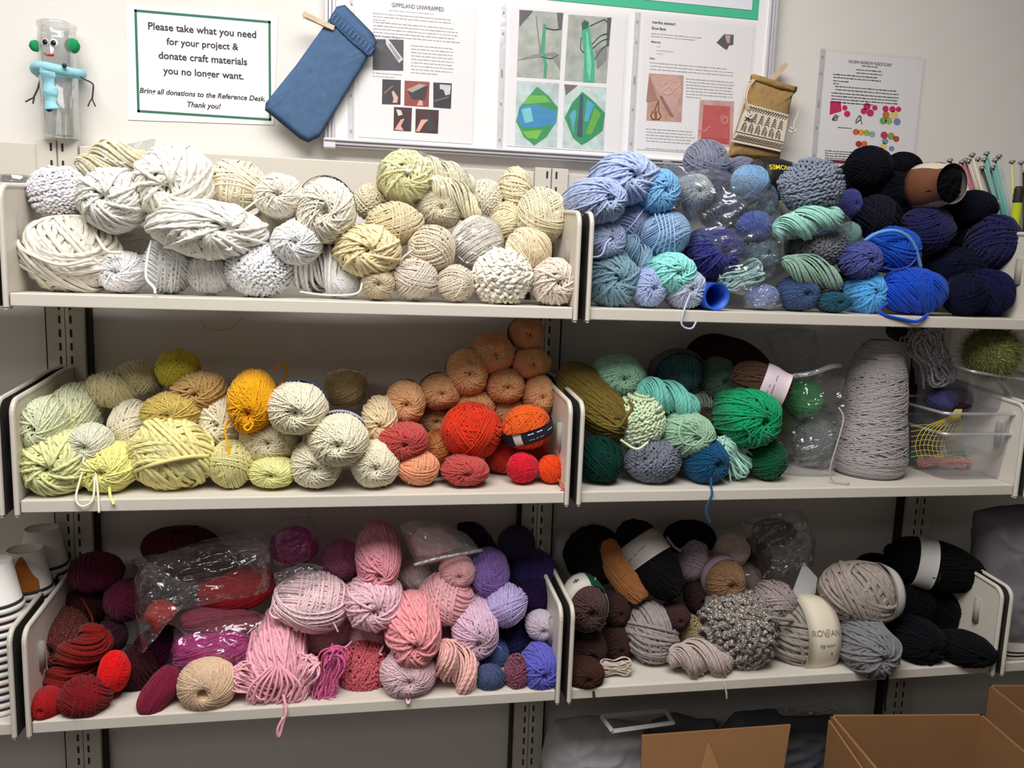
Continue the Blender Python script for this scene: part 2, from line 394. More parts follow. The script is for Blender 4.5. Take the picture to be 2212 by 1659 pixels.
def loop_bundle(seed, w=.05, S=34, K=46, pinch=.35):
    """loosely gathered loops tied round the middle"""
    g = np.random.default_rng(seed); t = np.linspace(0, 2*np.pi, K, endpoint=False); out = []
    for s in range(S):
        L = g.uniform(.72, 1.0); wd = g.uniform(.25, .95); tilt = g.uniform(0, np.pi); x = L*np.cos(t)
        q = wd*np.sin(t)*(pinch+(1-pinch)*np.abs(np.cos(t))**1.2)
        ofs = g.normal(size=2)*.12; be = g.normal()*.18
        out.append(np.stack([x, q*np.cos(tilt)+ofs[0]+be*x*x, q*np.sin(tilt)+ofs[1]+.15*np.sin(2*t+g.uniform(0, 6))], 1))
    P = np.array(out); return strands(P, P*np.array([.3, 1, 1])+1e-3, w, True, 6, .9)
def lump(V, seed, amp=.05, sc=1.6):
    o = Vector((seed*3.1, seed*1.7, 0))
    k = np.array([mnoise.noise(Vector(v)*sc+o) for v in V.tolist()]); return V*(1+amp*k)[:, None]
PROTO = {}
def proto(name, parts, seed=0, amp=.05):
    if name[0] in 'bmksSf': parts = parts+[fibres(seed+300, 1500, .09, .0022, 2.4 if name[0] in 'sSf' else 2.0, .5, 1.0)]      # stray fuzz
    V, Fq, U = join(parts); PROTO.setdefault(name[0], []).append(np_mesh('yarn_'+name, lump(V, seed, amp), Fq, U))
for s in range(3): proto('b%d' % s, [core(r=.975), wound_ball(11+s, .03, ((.96, 0), (.7, 1), (.5, 1.6), (.25, 2.2)), 40, nn=5)], s+1, .07)
for s in range(4): proto('m%d' % s, [core(r=.97), wound_ball(21+s, .042, ((.96, 0), (.6, 1), (.4, 1.8), (.2, 2.5)), 44)], s+5, .07)
for s in range(2): proto('k%d' % s, [core(r=.96), wound_ball(31+s, .064, ((.96, 0), (.85, .7), (.45, 1.5), (.2, 2.3)), 48, jit=.06)], s+9, .06)
for s in range(4): proto('s%d' % s, [core(2.5, .14, .2, r=.97), wound_skein(41+s, .044, 2.5, .14, ((1.25, 1.05), (.9, 1.0), (.58, 1.0), (.32, 1.0), (.13, 1.1)))], s+12, .07)
for s in range(2): proto('S%d' % s, [core(2.5, .16, .2, r=.96), wound_skein(51+s, .064, 2.5, .16, ((1.25, 1.05), (.92, 1.0), (.62, 1.0), (.36, .9), (.15, .9)))], s+17, .06)
for s in range(2): proto('f%d' % s, [core(2.3, .18, r=.975), wound_skein(61+s, .032, 2.3, .18, ((1.25, .9), (.95, .9), (.65, .9), (.38, .9), (.17, 1.2)), 50, 5)], s+21, .07)
for s in range(2): proto('u%d' % s, [core(r=.9), wound_ball(71+s, .05, ((.96, 0), (.8, .5)), 150, wig=.035, wf=26, nn=5)], s+25, .05)
for s in range(2): proto('z%d' % s, [core(r=.96), wound_ball(81+s, .045, ((.96, 0), (.4, .6)), 36, nn=5), fibres(81+s, 2600, .2, .0035)], s+29, .08)
proto('c0', [core(2.3, .24, .85, r=.97), wound_skein(66, .024, 2.3, .2, ((1.25, 1), (.95, 1), (.68, 1), (.42, 1), (.3, 1)), 50, 5)], 31, .04)
proto('y0', [core(2.4, .2, r=.97), wound_skein(91, .042, 2.4, .2, ((1.2, 1), (.8, 1), (.5, 1), (.22, 1.1)), 44, 5), fibres(91, 2400, .2, .0035, 2.4)], 33, .08)
proto('e0', [core(r=.88), wound_ball(95, .05, ((.96, 0),), 40, r0=.88), fibres(96, 6000, .34, .007, out=.7, r=.86)], 35, .05)
for s in range(3): proto('h%d' % s, [twisted_hank(101+s, .055, .65+.2*s)], s+37, .05)
for s in range(3): proto('l%d' % s, [core(r=.3), loop_bundle(111+s, .045, 40)], s+41, .05)
proto('x0', [core(r=.9), wound_ball(121, .07, ((.96, 0), (.7, .8)), 120, wig=.06, wf=16, nn=6)], 45, .06)

# ------------------------------------------------------------------ yarn placement
SHELF = {'A': (.02, 'upper left shelf'), 'B': (.02, 'upper right shelf'), 'C': (-.307, 'middle left shelf'),
         'D': (-.307, 'middle right shelf'), 'E': (-.694, 'lower left shelf'), 'F': (-.694, 'lower right shelf')}
GROUP = {'A': 'white and cream yarn on the upper left shelf', 'B': 'blue yarn on the upper right shelf', 'C': 'yellow and orange yarn on the middle left shelf',
         'D': 'green yarn on the middle right shelf', 'E': 'red, pink and purple yarn on the lower left shelf', 'F': 'brown, grey and black yarn on the lower right shelf'}
BOOST = {'A': 1.0, 'B': 1.0, 'C': 1.0, 'D': 1.0, 'E': 1.0, 'F': 1.0}
SPAN = {'A': (.004, .915), 'B': (.92, 1.83), 'C': (.004, .915), 'D': (.92, 1.83), 'E': (.004, .915), 'F': (.92, 1.83)}
KIND = {'h': 'yarn_hank', 'l': 'yarn_hank', 's': 'yarn_skein', 'S': 'yarn_skein', 'f': 'yarn_skein', 'y': 'yarn_skein'}
ITEMS = []
def Y(sh, t, px, py, a, b, d, c, label, **o): ITEMS.append(dict(sh=sh, t=t, px=px, py=py, a=a, b=b, d=d, c=c, label=label, o=o))
def axes(it):
    o = it['o']; yaw, pit, rot = (math.radians(o.get(q, 0)) for q in ('yaw', 'pit', 'rot'))
    if it['t'] in 'hl':                       # hank: local X lies across the picture, turned by rot, end swung in depth by yaw
        e1 = np.array([math.cos(rot)*math.cos(yaw), -math.sin(yaw), math.sin(rot)*math.cos(yaw)])
        e3 = np.cross(e1, [0, 0, 1.0]) if abs(e1[2]) < .95 else np.array([0, -1.0, 0])
        e3 = e3-e1*e3.dot(e1); e3 /= np.linalg.norm(e3); return e1, np.cross(e3, e1), e3
    if o.get('lie'):                          # lying across the shelf: long axis along the picture, turned by rot
        e3 = np.array([math.cos(rot)*math.cos(yaw), -math.sin(yaw), math.sin(rot)*math.cos(yaw)])
        e2 = np.cross(e3, [0, 0, 1.0]); e2 /= np.linalg.norm(e2); return np.cross(e2, e3), e2, e3
    e3 = np.array([math.sin(yaw)*math.cos(pit), -math.cos(yaw)*math.cos(pit), math.sin(pit)])
    e1 = np.cross([0, 0, 1.0], e3); e1 /= np.linalg.norm(e1); e2 = np.cross(e3, e1)
    return math.cos(rot)*e1+math.sin(rot)*e2, -math.sin(rot)*e1+math.cos(rot)*e2, e3
def fit(it):
    """semi-axes (metres) whose outline from the camera has the half-sizes a x b (pixels)"""
    c = it['C']; m = mpp(c); e = np.array(axes(it)); k = it['o'].get('k', {'s': 1.25, 'S': 1.2, 'f': 1.25, 'y': 1.25}.get(it['t'], 1.0))
    v = (c-CAM)/np.linalg.norm(c-CAM); R = RT-v*v.dot(RT); R /= np.linalg.norm(R); U = np.cross(R, v)
    if it['t'] not in 'hl':
        rot = math.radians(it['o'].get('rot', 0)); R, U = math.cos(rot)*R+math.sin(rot)*U, -math.sin(rot)*R+math.cos(rot)*U
    elif it['o'].get('rot'):
        rot = math.radians(it['o']['rot']); R, U = math.cos(rot)*R+math.sin(rot)*U, -math.sin(rot)*R+math.cos(rot)*U
    if it['o'].get('lie'):
        s = np.array([it['b']*m, k*.8*it['b']*m, it['a']*m])
        for _ in range(6):
            w = math.sqrt(sum((s[i]*e[i].dot(R))**2 for i in range(3))); h = math.sqrt(sum((s[i]*e[i].dot(U))**2 for i in range(3)))
            s[2] *= it['a']*m/w; s[0] *= it['b']*m/h; s[1] = s[0]*k*.8
        it['s'] = s/1.05; it['e'] = e; return
    s = np.array([it['a']*m, it['b']*m, 0]); s[2] = k*min(s[:2]) if it['t'] in 'hl' else k*math.sqrt(s[0]*s[1])
    big = {'h': .92, 'l': .92}.get(it['t'], 1.04)
    for _ in range(8):
        w = math.sqrt(sum((s[i]*e[i].dot(R))**2 for i in range(3))); h = math.sqrt(sum((s[i]*e[i].dot(U))**2 for i in range(3)))
        s[0] *= it['a']*m/w/big; s[1] *= it['b']*m/h/big
        s[2] = k*min(s[:2]) if it['t'] in 'hl' else k*math.sqrt(s[0]*s[1])
        big = 1.0 if _ < 6 else big
    it['s'] = np.array(s)/{'h': .95, 'l': .9}.get(it['t'], 1.03); it['e'] = e
def place(it, d):
    it['d'] = d; it['C'] = at(it['px'], it['py'], -d); fit(it)
def reach(it, v): return math.sqrt(sum((it['s'][i]*it['e'][i].dot(v))**2 for i in range(3)))
def settle():
    for it in ITEMS:
        zt = SHELF[it['sh']][0]+ZS
        if it['d'] in ('R', 'r'):
            lo, hi = (.12, .245) if it['d'] == 'R' else (.06, .16); best = None
            if it['sh'] in 'CD' and it['d'] == 'R': hi = .215
            if it['sh'] in 'AB': lo, hi = (.19, .215) if it['d'] == 'R' else (.09, .12)
            for d in np.linspace(lo, hi, 26):
                place(it, d); q = abs(it['C'][2]-reach(it, np.array([0, 0, 1.0]))-zt)
                if best is None or q < best[0]: best = (q, d)
            place(it, best[1]); it['fix'] = True
            dz = zt+.001-(it['C'][2]-reach(it, np.array([0, 0, 1.0]))); it['C'] = it['C']+np.array([0, 0, max(-.012, min(.012, dz))])
        else: place(it, it['d']); it['fix'] = it['o'].get('fix', False)
        it['d0'] = it['d']
    for step in range(60):                         # soft packing: slide in depth until neighbours only press on each other
        for A in ITEMS:
            if A['fix']: continue
            g = (A['d0']-A['d'])*.05
            for B in ITEMS:
                if A is B or A['sh'] != B['sh']: continue
                dv = A['C']-B['C']; L = np.linalg.norm(dv)
                if L > .2: continue
                u = dv/(L+1e-9); ov = reach(A, u)+reach(B, u)-L
                if ov > .03: g += (-1 if dv[1] > 0 else 1)*(ov-.03)*min(1, abs(u[1])+.25)*.5
            nd_ = min(max(A['d']+max(-.006, min(.006, g)), .035), A['o'].get('dmax', .245))
            if abs(nd_-A['d']) > 1e-4: place(A, nd_)
        for A in ITEMS:                            # keep clear of the shelf deck and the wall
            zt = SHELF[A['sh']][0]+ZS; b = A['C'][2]-reach(A, np.array([0, 0, 1.0]))
            if b < zt: A['C'] = A['C']+np.array([0, 0, min(zt-b, .02)])
            yb = A['C'][1]+reach(A, np.array([0, 1.0, 0]))
            if yb > .03: A['C'] = A['C']-np.array([0, yb-.03, 0])
            x0, x1 = SPAN[A['sh']]; rx = reach(A, np.array([1.0, 0, 0]))
            if not A['o'].get('wide'):
                if A['C'][0]-rx < x0 and A['C'][2] < zt+.16: A['C'] = A['C']+np.array([min(.02, x0-A['C'][0]+rx), 0, 0])
                if A['C'][0]+rx > x1 and A['C'][2] < zt+.16: A['C'] = A['C']-np.array([min(.02, A['C'][0]+rx-x1), 0, 0])
def albedo(c, sh):
    L = [v*BOOST[sh] for v in lin(c)]; q = min(1, .88/max(L)); return [v*q for v in L]
CNT = {}
def grow():
    g = random.Random(3)
    for it in ITEMS:
        t = it['t']; pr = PROTO[t]; i = it['o'].get('v', CNT.get(t, 0)); CNT[t] = CNT.get(t, 0)+1
        nm = it['o'].get('name', KIND.get(t, 'yarn_ball')); o = bpy.data.objects.new(nm, pr[i % len(pr)]); COL.objects.link(o)
        spin = g.uniform(0, 360) if t not in 'hl' else 0
        sp = Matrix.Rotation(math.radians(spin), 4, 'Z'); R = Matrix.Identity(4)
        for r in range(3):
            for q in range(3): R[r][q] = it['e'][q][r]
        D = Matrix.Diagonal((*it['s'], 1)); m = Matrix.Translation(Vector(it['C'])) @ R @ D
        if it['o'].get('still'): sp = Matrix.Identity(4)
        elif t in 'bmkuzex':                         # balls: any turn of the winding
            q = Matrix.Rotation(g.uniform(-.6, .6), 4, 'X') @ Matrix.Rotation(g.uniform(-.6, .6), 4, 'Y'); sp = q @ sp
        m = m @ sp
        loc, rot3, sc = m.decompose()
        if abs(it['s'].max()/it['s'].min()-1) > .02 and t not in 'hl':
            # spin inside a flattened body would shear: fold it into the axes instead
            m = Matrix.Translation(Vector(it['C'])) @ R @ D
            if g.random() < .5 and t not in 'sSfyc' and not it['o'].get('still'): m = m @ Matrix.Diagonal((-1, -1, 1, 1))
        o.matrix_basis = m
        o.material_slots[0].link = 'OBJECT'
        kw = it['o'].get('mat', {}); c = albedo(it['c'], it['sh'])
        o.material_slots[0].material = yarn_mat(tuple(c), **kw)
        tag(o, it['label']+', '+SHELF[it['sh']][1], it['o'].get('cat', 'yarn'), GROUP[it['sh']])
        it['obj'] = o
def item(px, py): return min(ITEMS, key=lambda i: (i['px']-px)**2+(i['py']-py)**2)
def tail(px, py, pts, r=.0016):
    """a loose yarn end of the nearest piece, through (x, y[, depth]) pixels"""
    it = item(px, py); P = []
    d = it['d']+it['s'][2]*.9
    for p in pts:
        dd = p[2] if len(p) > 2 else min(d, .275); P.append(at(p[0], p[1], -dd))
    o = MB().tube(P, r, 6).build('loose_end', it['obj'].material_slots[0].material, it['obj'], True)
def band(px, py, z0, z1, c, texts=(), n=2.5, a0=0, a1=360, c2=None, r=1.13):
    """paper band round the body, local heights z0..z1 along its axis; texts = [(body, angle, height, width, colour, turn)]"""
    it = item(px, py); ob = it['obj']; K = 40; m = MB(); s = it['s']
    def pt(an, z):
        zz = max(-.995, min(.995, z)); rr = max((1-abs(zz)**n)**(1/n)*r, r*.84)
        return Vector((rr*math.cos(an), rr*math.sin(an), zz))
    A = np.radians(np.linspace(a0, a1, K+1)); Z = np.linspace(z0, z1, 6)
    V = [pt(a, z) for a in A for z in Z]+[pt(a, z)*.985 for a in A for z in Z]; q = len(Z); h = len(A)*q
    Fc = [(i*q+j, (i+1)*q+j, (i+1)*q+j+1, i*q+j+1) for i in range(K) for j in range(q-1)]
    m.add([tuple(v) for v in V], Fc+[tuple(h+x for x in f[::-1]) for f in Fc]+[(i*q+e, h+i*q+e, h+(i+1)*q+e, (i+1)*q+e) for i in range(K) for e in (0, q-1)])
    o = m.build('label_band', mat(c, .55, noise=.06, nscale=30), None, True); o.parent = ob
    for body, an, z, w, col, turn in texts:
        V, Fc = text_mesh(body, .2 if turn == 180 else 0, .01); V = V*(w/(V[:, 0].max()-V[:, 0].min()))
        ct, st = math.cos(math.radians(turn)), math.sin(math.radians(turn)); V = V @ np.array([[ct, st], [-st, ct]])
        rm = (s[0]+s[1])/2
        P = [tuple(pt(math.radians(an)+v[0]/rm, z+v[1]/s[2])*1.012) for v in V]
        MB().add(P, Fc).build('label_text', mat(col, .6), None).parent = o
    return o

# ------------------------------------------------------------------ the yarn: shelf, kind, pixel centre, half-sizes, depth, colour, label
# upper left: whites and creams
Y('A','k',128,550,98,80,0.2,(228,222,208),'very large chunky cream ball in the left corner', k=.72, fix=True)
Y('A','u',128,417,60,57,0.17,(236,234,240),'fluffy bright white bumpy ball above the big chunky ball',mat=dict(sheen=.5))
Y('A','h',245,352,66,44,.075,(240,230,195),'cream hank inside a clear bag at back left',rot=8)
Y('A','S',246,433,63,63,0.2,(234,232,224),'white skein with a big coiled end beside the fluffy ball',k=1.3)
Y('A','S',381,393,75,73,0.17,(240,236,225),'tallest white skein standing behind the lying skein',k=1.45,pit=-12)
Y('A','m',513,403,62,56,.13,(240,228,200),'cream ball with loose crossing strands near the rail')
Y('A','s',605,425,52,46,0.19,(238,230,212),'small cream skein with a dark end hole, right of the crossed-strand ball',v=1)
Y('A','m',585,490,42,36,.10,(234,224,200),'cream ball tucked under the small cream skein')
Y('A','S',452,497,108,57,0.215,(240,237,228),'long white skein lying sideways with a looped end',rot=-4,yaw=30,k=1.1)
Y('A','b',275,518,58,34,.10,(238,234,222),'flattened off-white ball behind the small white skein')
Y('A','s',265,588,50,44,'R',(238,236,238),'small white skein right of the giant cream ball',mat=dict(sheen=.5))
Y('A','z',365,575,54,61,0.18,(240,240,240),'fuzzy white ball with a strand hanging down its left')
Y('A','z',453,592,50,46,'R',(240,240,238),'fuzzy white ball wrapped with one loose strand')
Y('A','u',560,583,70,59,'R',(240,240,243),'bumpy white boucle ball at the shelf front',mat=dict(sheen=.5))
Y('A','s',641,525,52,44,0.215,(242,241,240),'white skein resting on the bumpy boucle ball')
Y('A','h',690,580,66,58,0.175,(240,238,235),'loose white hank right of the boucle ball',rot=-30)
Y('A','b',744,611,39,35,'R',(243,243,243),'small smooth white ball with a strand curling along the front')
Y('A','y',704,455,60,68,0.19,(240,232,212),'fuzzy cream mohair skein with a dark printed band',k=1.4,mat=dict(sheen=.6),pit=-6)
Y('A','S',877,385,56,53,.10,(232,228,172),'pale yellow ball on top of the heap below the whiteboard')
Y('A','h',965,382,58,34,.10,(236,228,196),'upper half of a knotted cream hank at the top of the heap',rot=-22)
Y('A','h',985,430,60,33,.125,(234,224,190),'lower twist of thick cream hank drooping over a round ball',rot=-38)
Y('A','u',800,437,37,37,.08,(228,214,186),'small textured tan ball behind, left of the pale yellow ball')
Y('A','m',853,485,62,46,0.17,(220,202,166),'tan ball bound with flat crossing strands under the yellow ball')
Y('A','f',950,453,47,42,.12,(232,220,190),'smooth cream ball half hidden under the drooping hank')
Y('A','u',1048,430,36,42,.085,(238,230,208),'cream textured ball right of the drooping hank')
Y('A','k',1113,408,36,45,.08,(234,220,186),'cream ball wrapped in wide strands below the right upright')
Y('A','m',1095,482,38,46,.10,(236,222,182),'pale tan ball between textured and biggest cream ball')
Y('A','b',1176,467,56,60,.14,(240,228,194),'biggest smooth cream ball by the right end bracket')
Y('A','S',795,543,66,52,0.2,(230,212,168),'wheat coloured skein with thick folded strands in its end')
Y('A','m',932,540,51,51,0.195,(218,204,180),'beige ball with a triangle of crossed strands, middle of heap')
Y('A','b',1030,528,56,60,.15,(232,224,214),'off-white ball wrapped in crinkled clear plastic')
Y('A','m',1142,540,51,47,0.19,(236,212,166),'honey and cream striped ball above the beige skein',mat=dict(multi=[(240,222,190),(214,190,160)]))
Y('A','b',1199,545,20,24,.08,(205,198,188),'small greyish ball hidden beside the right end bracket')
Y('A','f',817,617,37,34,'R',(206,188,156),'smallest tan ball on the shelf front')
Y('A','m',898,610,47,47,'R',(220,206,190),'pinkish beige ball with a loose strand sticking up')
Y('A','m',984,615,41,41,'R',(222,208,188),'beige ball with one dangling strand beside the chunky white hank')
Y('A','x',1085,603,62,58,'R',(240,234,220),'thick ropey white ball spilling loose loops over the edge')
Y('A','S',1195,612,48,48,'R',(220,206,192),'beige skein with coiled end in the right corner')
Y('A','b',1150,592,16,16,.15,(200,30,45),'tiny red ball peeping out behind the beige skein')
# upper right: blues
Y('B','S',1345,390,66,52,0.13,(172,188,226),'lavender blue skein at the top of the left heap',k=1.6)
Y('B','s',1280,437,62,50,0.19,(166,182,222),'long lavender skein leaning over the left end bracket',wide=1,yaw=6,k=1.9)
Y('B','S',1422,415,40,44,.17,(120,178,226),'sky blue skein right of the top lavender skein')
Y('B','z',1368,480,42,48,.13,(158,172,214),'fuzzy lavender mohair ball in the middle of the left heap',mat=dict(sheen=.6))
Y('B','s',1306,520,42,40,.20,(172,186,224),'lavender skein with a curled strand, above the grey-teal one')
Y('B','b',1437,505,52,49,.17,(152,184,224),'pale blue ball hung with loose strands')
Y('B','S',1320,605,53,56,'R',(116,148,164),'large grey-teal skein in the lower left corner')
Y('B','h',1376,549,40,30,.17,(140,172,198),'small dusty blue hank between two skeins',rot=-55)
Y('B','S',1448,590,49,40,0.215,(142,222,216),'aqua skein with swirled end near the front')
Y('B','s',1398,625,38,41,'R',(162,178,222),'small periwinkle skein under the aqua skein')
Y('B','s',1476,626,44,42,'R',(178,188,216),'pale grey-lavender skein with a strand hanging off the shelf')
Y('B','l',1602,600,44,38,.19,(96,190,196),'turquoise and cream variegated hank behind a clear bag',rot=20,mat=dict(multi=[(210,224,215),(70,150,170)],scale=14))
Y('B','b',1645,640,36,28,'R',(130,145,196),'small lilac blue ball wrapped in crinkly clear plastic')
Y('B','b',1525,350,49,46,.07,(138,142,164),'grey-lilac ball on top of the bagged heap below the whiteboard')
Y('B','f',1495,417,44,38,0.13,(175,182,190),'silvery grey skein inside the big clear bag')
Y('B','b',1550,400,36,32,.10,(74,82,108),'dark slate ball at the top of the big clear bag')
Y('B','z',1560,455,54,42,.12,(72,80,104),'fuzzy charcoal blue ball in the middle of the big clear bag')
Y('B','b',1620,395,42,38,.13,(128,174,218),'light blue ball with folded strands inside the big clear bag')
Y('B','f',1645,435,34,36,.11,(68,84,110),'dark slate skein at the right of the big clear bag')
Y('B','z',1632,490,42,34,.16,(62,88,176),'fuzzy royal blue ball in the big clear bag')
Y('B','s',1538,545,60,52,.15,(50,52,122),'large indigo skein low in the big clear bag')
Y('B','s',1640,548,40,38,.14,(84,112,128),'grey-teal skein low in the big clear bag')
Y('B','b',1520,597,42,30,.11,(44,50,100),'dark indigo ball at the bottom of the big clear bag')
Y('B','b',1600,365,34,26,.06,(130,132,158),'grey-lilac ball half hidden beside the burlap pouch')
Y('B','f',1664,388,62,42,0.08,(70,62,62),'dark brown skein in a black band with yellow lettering',lie=1,k=1.2)
Y('B','u',1752,402,67,58,.17,(132,140,158),'large grey-blue bumpy ball on the heap right of the bag')
Y('B','h',1745,480,66,34,0.2,(152,206,194),'mint hank in a small clear bag under the bumpy ball',rot=12)
Y('B','u',1762,533,64,44,.15,(120,122,132),'grey speckled bumpy ball under the mint hank')
Y('B','h',1755,590,62,32,0.215,(140,172,158),'sage green twisted hank above the slate skein',rot=-20)
Y('B','z',1836,508,24,28,.13,(130,170,162),'small sage fuzzy ball behind the indigo skein')
Y('B','f',1722,634,44,37,'R',(58,82,122),'slate blue skein at the front below the sage hank')
Y('B','h',1813,615,36,24,.14,(30,62,78),'dark teal hank behind the bright blue skein',rot=-25)
Y('B','s',1797,654,36,22,'R',(26,76,96),'deep teal skein at the shelf front')
Y('B','S',1868,630,38,43,'R',(84,166,230),'bright sky blue skein at the front beside the royal blue ball')
Y('B','S',1857,563,39,36,0.2,(70,78,142),'small violet-blue skein with a coiled end')
Y('B','m',1926,540,58,50,.16,(14,74,186),'royal blue ball with a light blue cord over it')
Y('B','m',1970,632,71,50,'R',(16,70,190),'royal blue skein at the front with a loop over the edge',k=.8)
Y('B','f',1832,443,28,32,.10,(58,60,126),'dull indigo ball behind the large bumpy ball')
Y('B','b',1875,362,50,46,.065,(16,17,28),'black ball at the top in front of the pinned sheet')
Y('B','b',1950,362,40,32,.05,(12,13,20),'black ball behind the banded black skein')
Y('B','b',1838,398,46,44,.06,(18,19,32),'black ball right of the large grey-blue bumpy ball')
Y('B','z',1893,470,50,48,.12,(24,24,38),'fuzzy black ball behind the royal blue ball')
Y('B','s',2005,402,56,44,0.12,(10,11,15),'black skein in a brown and cream paper band',yaw=6,k=1.6)
Y('B','b',2104,448,46,37,.13,(16,18,30),'small black ball in front of the knitting needles')
Y('B','m',2000,498,56,50,.13,(26,28,76),'navy ball above the royal blue skein')
Y('B','m',1960,440,46,44,.07,(15,16,28),'black ball tucked under the banded black skein')
Y('B','m',2165,525,56,60,.15,(24,26,72),'large navy ball at the far right')
Y('B','b',2065,580,60,46,.13,(18,20,42),'dark navy ball behind the royal blue skein')
Y('B','b',2082,640,46,45,'R',(18,20,44),'dark navy ball on the shelf right of the royal blue skein')
Y('B','m',2165,632,54,50,'R',(22,24,60),'navy ball on the shelf under the large navy ball')
Y('B','b',2085,505,42,38,.09,(15,17,32),'black ball between two navy balls')
Y('B','b',1925,412,44,42,.075,(14,15,26),'black ball squeezed between the top black ball and the banded skein')
Y('B','b',2058,458,38,36,.08,(14,15,26),'black ball behind the small ball that hides the needles')
# middle left: yellows, peach, reds
Y('C','s',69,916,46,58,.15,(216,222,184),'pale green skein leaning on the left end bracket',k=1.5)
Y('C','s',160,893,56,62,.14,(220,224,186),'pale green skein second from the left bracket',k=1.4,pit=-8)
Y('C','S',112,1013,68,64,'R',(218,220,160),'large pale lime skein in the lower left corner')
Y('C','f',197,958,44,43,0.22,(232,230,204),'small pale egg-shaped ball with two strands hanging down')
Y('C','s',238,1023,58,52,'R',(240,234,142),'light yellow skein under the egg-shaped ball')
Y('C','m',287,922,53,58,.14,(244,234,206),'cream ball right of the egg-shaped ball')
Y('C','z',240,843,54,40,0.12,(212,198,148),'tan mohair ball at the back left',rot=-10,mat=dict(sheen=.6))
Y('C','z',303,818,50,36,0.1,(208,194,146),'tan mohair ball at the back, beside the mustard ball',rot=-25,mat=dict(sheen=.6))
Y('C','b',384,798,46,44,0.13,(204,188,60),'mustard yellow ball at the top of the heap')
Y('C','S',430,845,53,39,0.15,(192,156,98),'tan skein with coiled end below the mustard ball',rot=12)
Y('C','s',370,890,58,41,0.18,(200,174,92),'old gold skein with ruffled end hole',k=1.0)
Y('C','s',476,908,50,58,.14,(238,228,198),'cream skein behind the orange-yellow skein')
Y('C','f',545,865,50,66,0.19,(255,176,6),'bright orange-yellow skein with trailing strand',pit=-12,k=1.5)
Y('C','k',372,1005,88,76,'R',(228,218,150),'giant chunky pale yellow ball',k=.75)
Y('C','b',499,1008,48,51,'R',(228,218,150),'pale yellow ball right of the giant chunky ball')
Y('C','f',590,1024,50,35,'R',(242,238,158),'lemon yellow flattened ball on the shelf front')
Y('C','f',585,945,62,52,0.17,(242,230,196),'cream ball above the lemon yellow ball')
Y('C','f',644,880,62,56,0.21,(255,245,214),'shiny cream skein in a blue and white band',k=1.5)
Y('C','f',732,947,62,56,0.225,(255,245,214),'shiny cream skein in a purple and white band',k=1.5)
Y('C','f',684,1003,54,52,'R',(255,245,214),'cream ball under the two banded shiny skeins')
Y('C','f',811,1001,51,50,'R',(255,245,214),'cream ball in the gap left of the salmon ball')
Y('C','b',747,838,45,42,.07,(216,186,128),'straw coloured cylinder of yarn in shiny cellophane',name='yarn_cylinder')
Y('C','S',820,905,36,45,0.16,(230,206,166),'pale tan skein left of the dusty rose skein',k=1.3,pit=-8)
Y('C','f',876,868,43,46,.13,(241,180,128),'leftmost peach skein of the pile, above the dusty rose skein')
Y('C','f',951,845,44,38,.11,(239,178,128),'peach skein second from left in the pile')
Y('C','f',1009,803,45,49,.11,(241,183,132),'peach skein on the slope right above the second one')
Y('C','f',1064,762,45,43,.10,(241,178,128),'peach skein just left of the topmost one')
Y('C','f',1138,720,38,34,.09,(239,176,126),'topmost peach skein against the shelf above')
Y('C','f',1145,783,43,33,.10,(241,176,124),'peach skein directly under the topmost one')
Y('C','f',1090,832,42,38,.11,(241,178,126),'peach skein in the middle of the pile above the big orange-red ball')
Y('C','f',1164,853,35,43,.12,(239,176,124),'rightmost peach skein, by the right end bracket')
Y('C','f',1022,875,48,36,.10,(237,174,122),'peach skein half hidden behind the big orange-red ball')
Y('C','f',1097,887,40,32,.09,(233,170,119),'peach skein half hidden behind the banded orange ball')
Y('C','f',940,905,38,34,.08,(233,170,122),'peach skein in shade left of the big orange-red ball')
Y('C','s',872,952,51,38,0.2,(186,72,68),'upper dusty rose skein with ragged end',rot=5)
Y('C','m',942,972,35,43,.16,(150,84,28),'shiny brown ball between rose skein and orange-red ball',mat=dict(gloss=.3))
Y('C','b',1019,930,66,62,0.175,(216,50,16),'big orange-red ball in front of the peach pile')
Y('C','b',1137,923,50,54,0.19,(238,92,22),'orange ball in a black printed band',lie=1,rot=108,k=1.25,still=1)
Y('C','b',1165,985,46,38,.10,(206,62,28),'rust orange ball behind the small bright balls')
Y('C','m',902,1018,46,38,'R',(242,160,122),'salmon peach ball on the shelf below the rose skein')
Y('C','s',1004,1019,49,32,'R',(186,72,70),'lower dusty rose skein flat on the shelf')
Y('C','b',1088,1003,40,42,.14,(206,48,28),'red-orange ball left of the crimson ball')
Y('C','b',1128,1022,34,34,'R',(224,18,46),'small crimson ball at the shelf front')
Y('C','m',1193,1025,31,30,'R',(255,70,10),'smallest bright orange ball by the right bracket')
# middle right: greens
Y('D','s',1260,866,94,50,0.165,(104,88,32),'long olive green skein pointing forward with coiled end',lie=1,rot=-48,yaw=42,k=1.2)
Y('D','m',1296,1002,51,51,'R',(12,52,44),'dark bottle green ball in the left corner')
Y('D','f',1332,812,58,45,0.13,(158,208,176),'mint green skein above the pale mint boucle ball')
Y('D','u',1378,910,57,63,0.19,(208,226,190),'pale mint bumpy ball with a brown strand across it')
Y('D','h',1444,860,64,38,0.18,(126,208,196),'aqua twisted hank on the heap',rot=-24)
Y('D','s',1480,937,57,48,0.19,(148,186,158),'sage green skein with coiled end')
Y('D','z',1460,805,60,50,.1,(58,92,98),'fuzzy dark teal ball in a printed grey band',still=1)
Y('D','f',1549,820,40,48,.09,(86,108,96),'grey-green skein beside the dark teal ball')
Y('D','h',1515,870,26,22,.12,(150,165,150),'tiny pale grey-green hank behind the aqua hank',rot=-30)
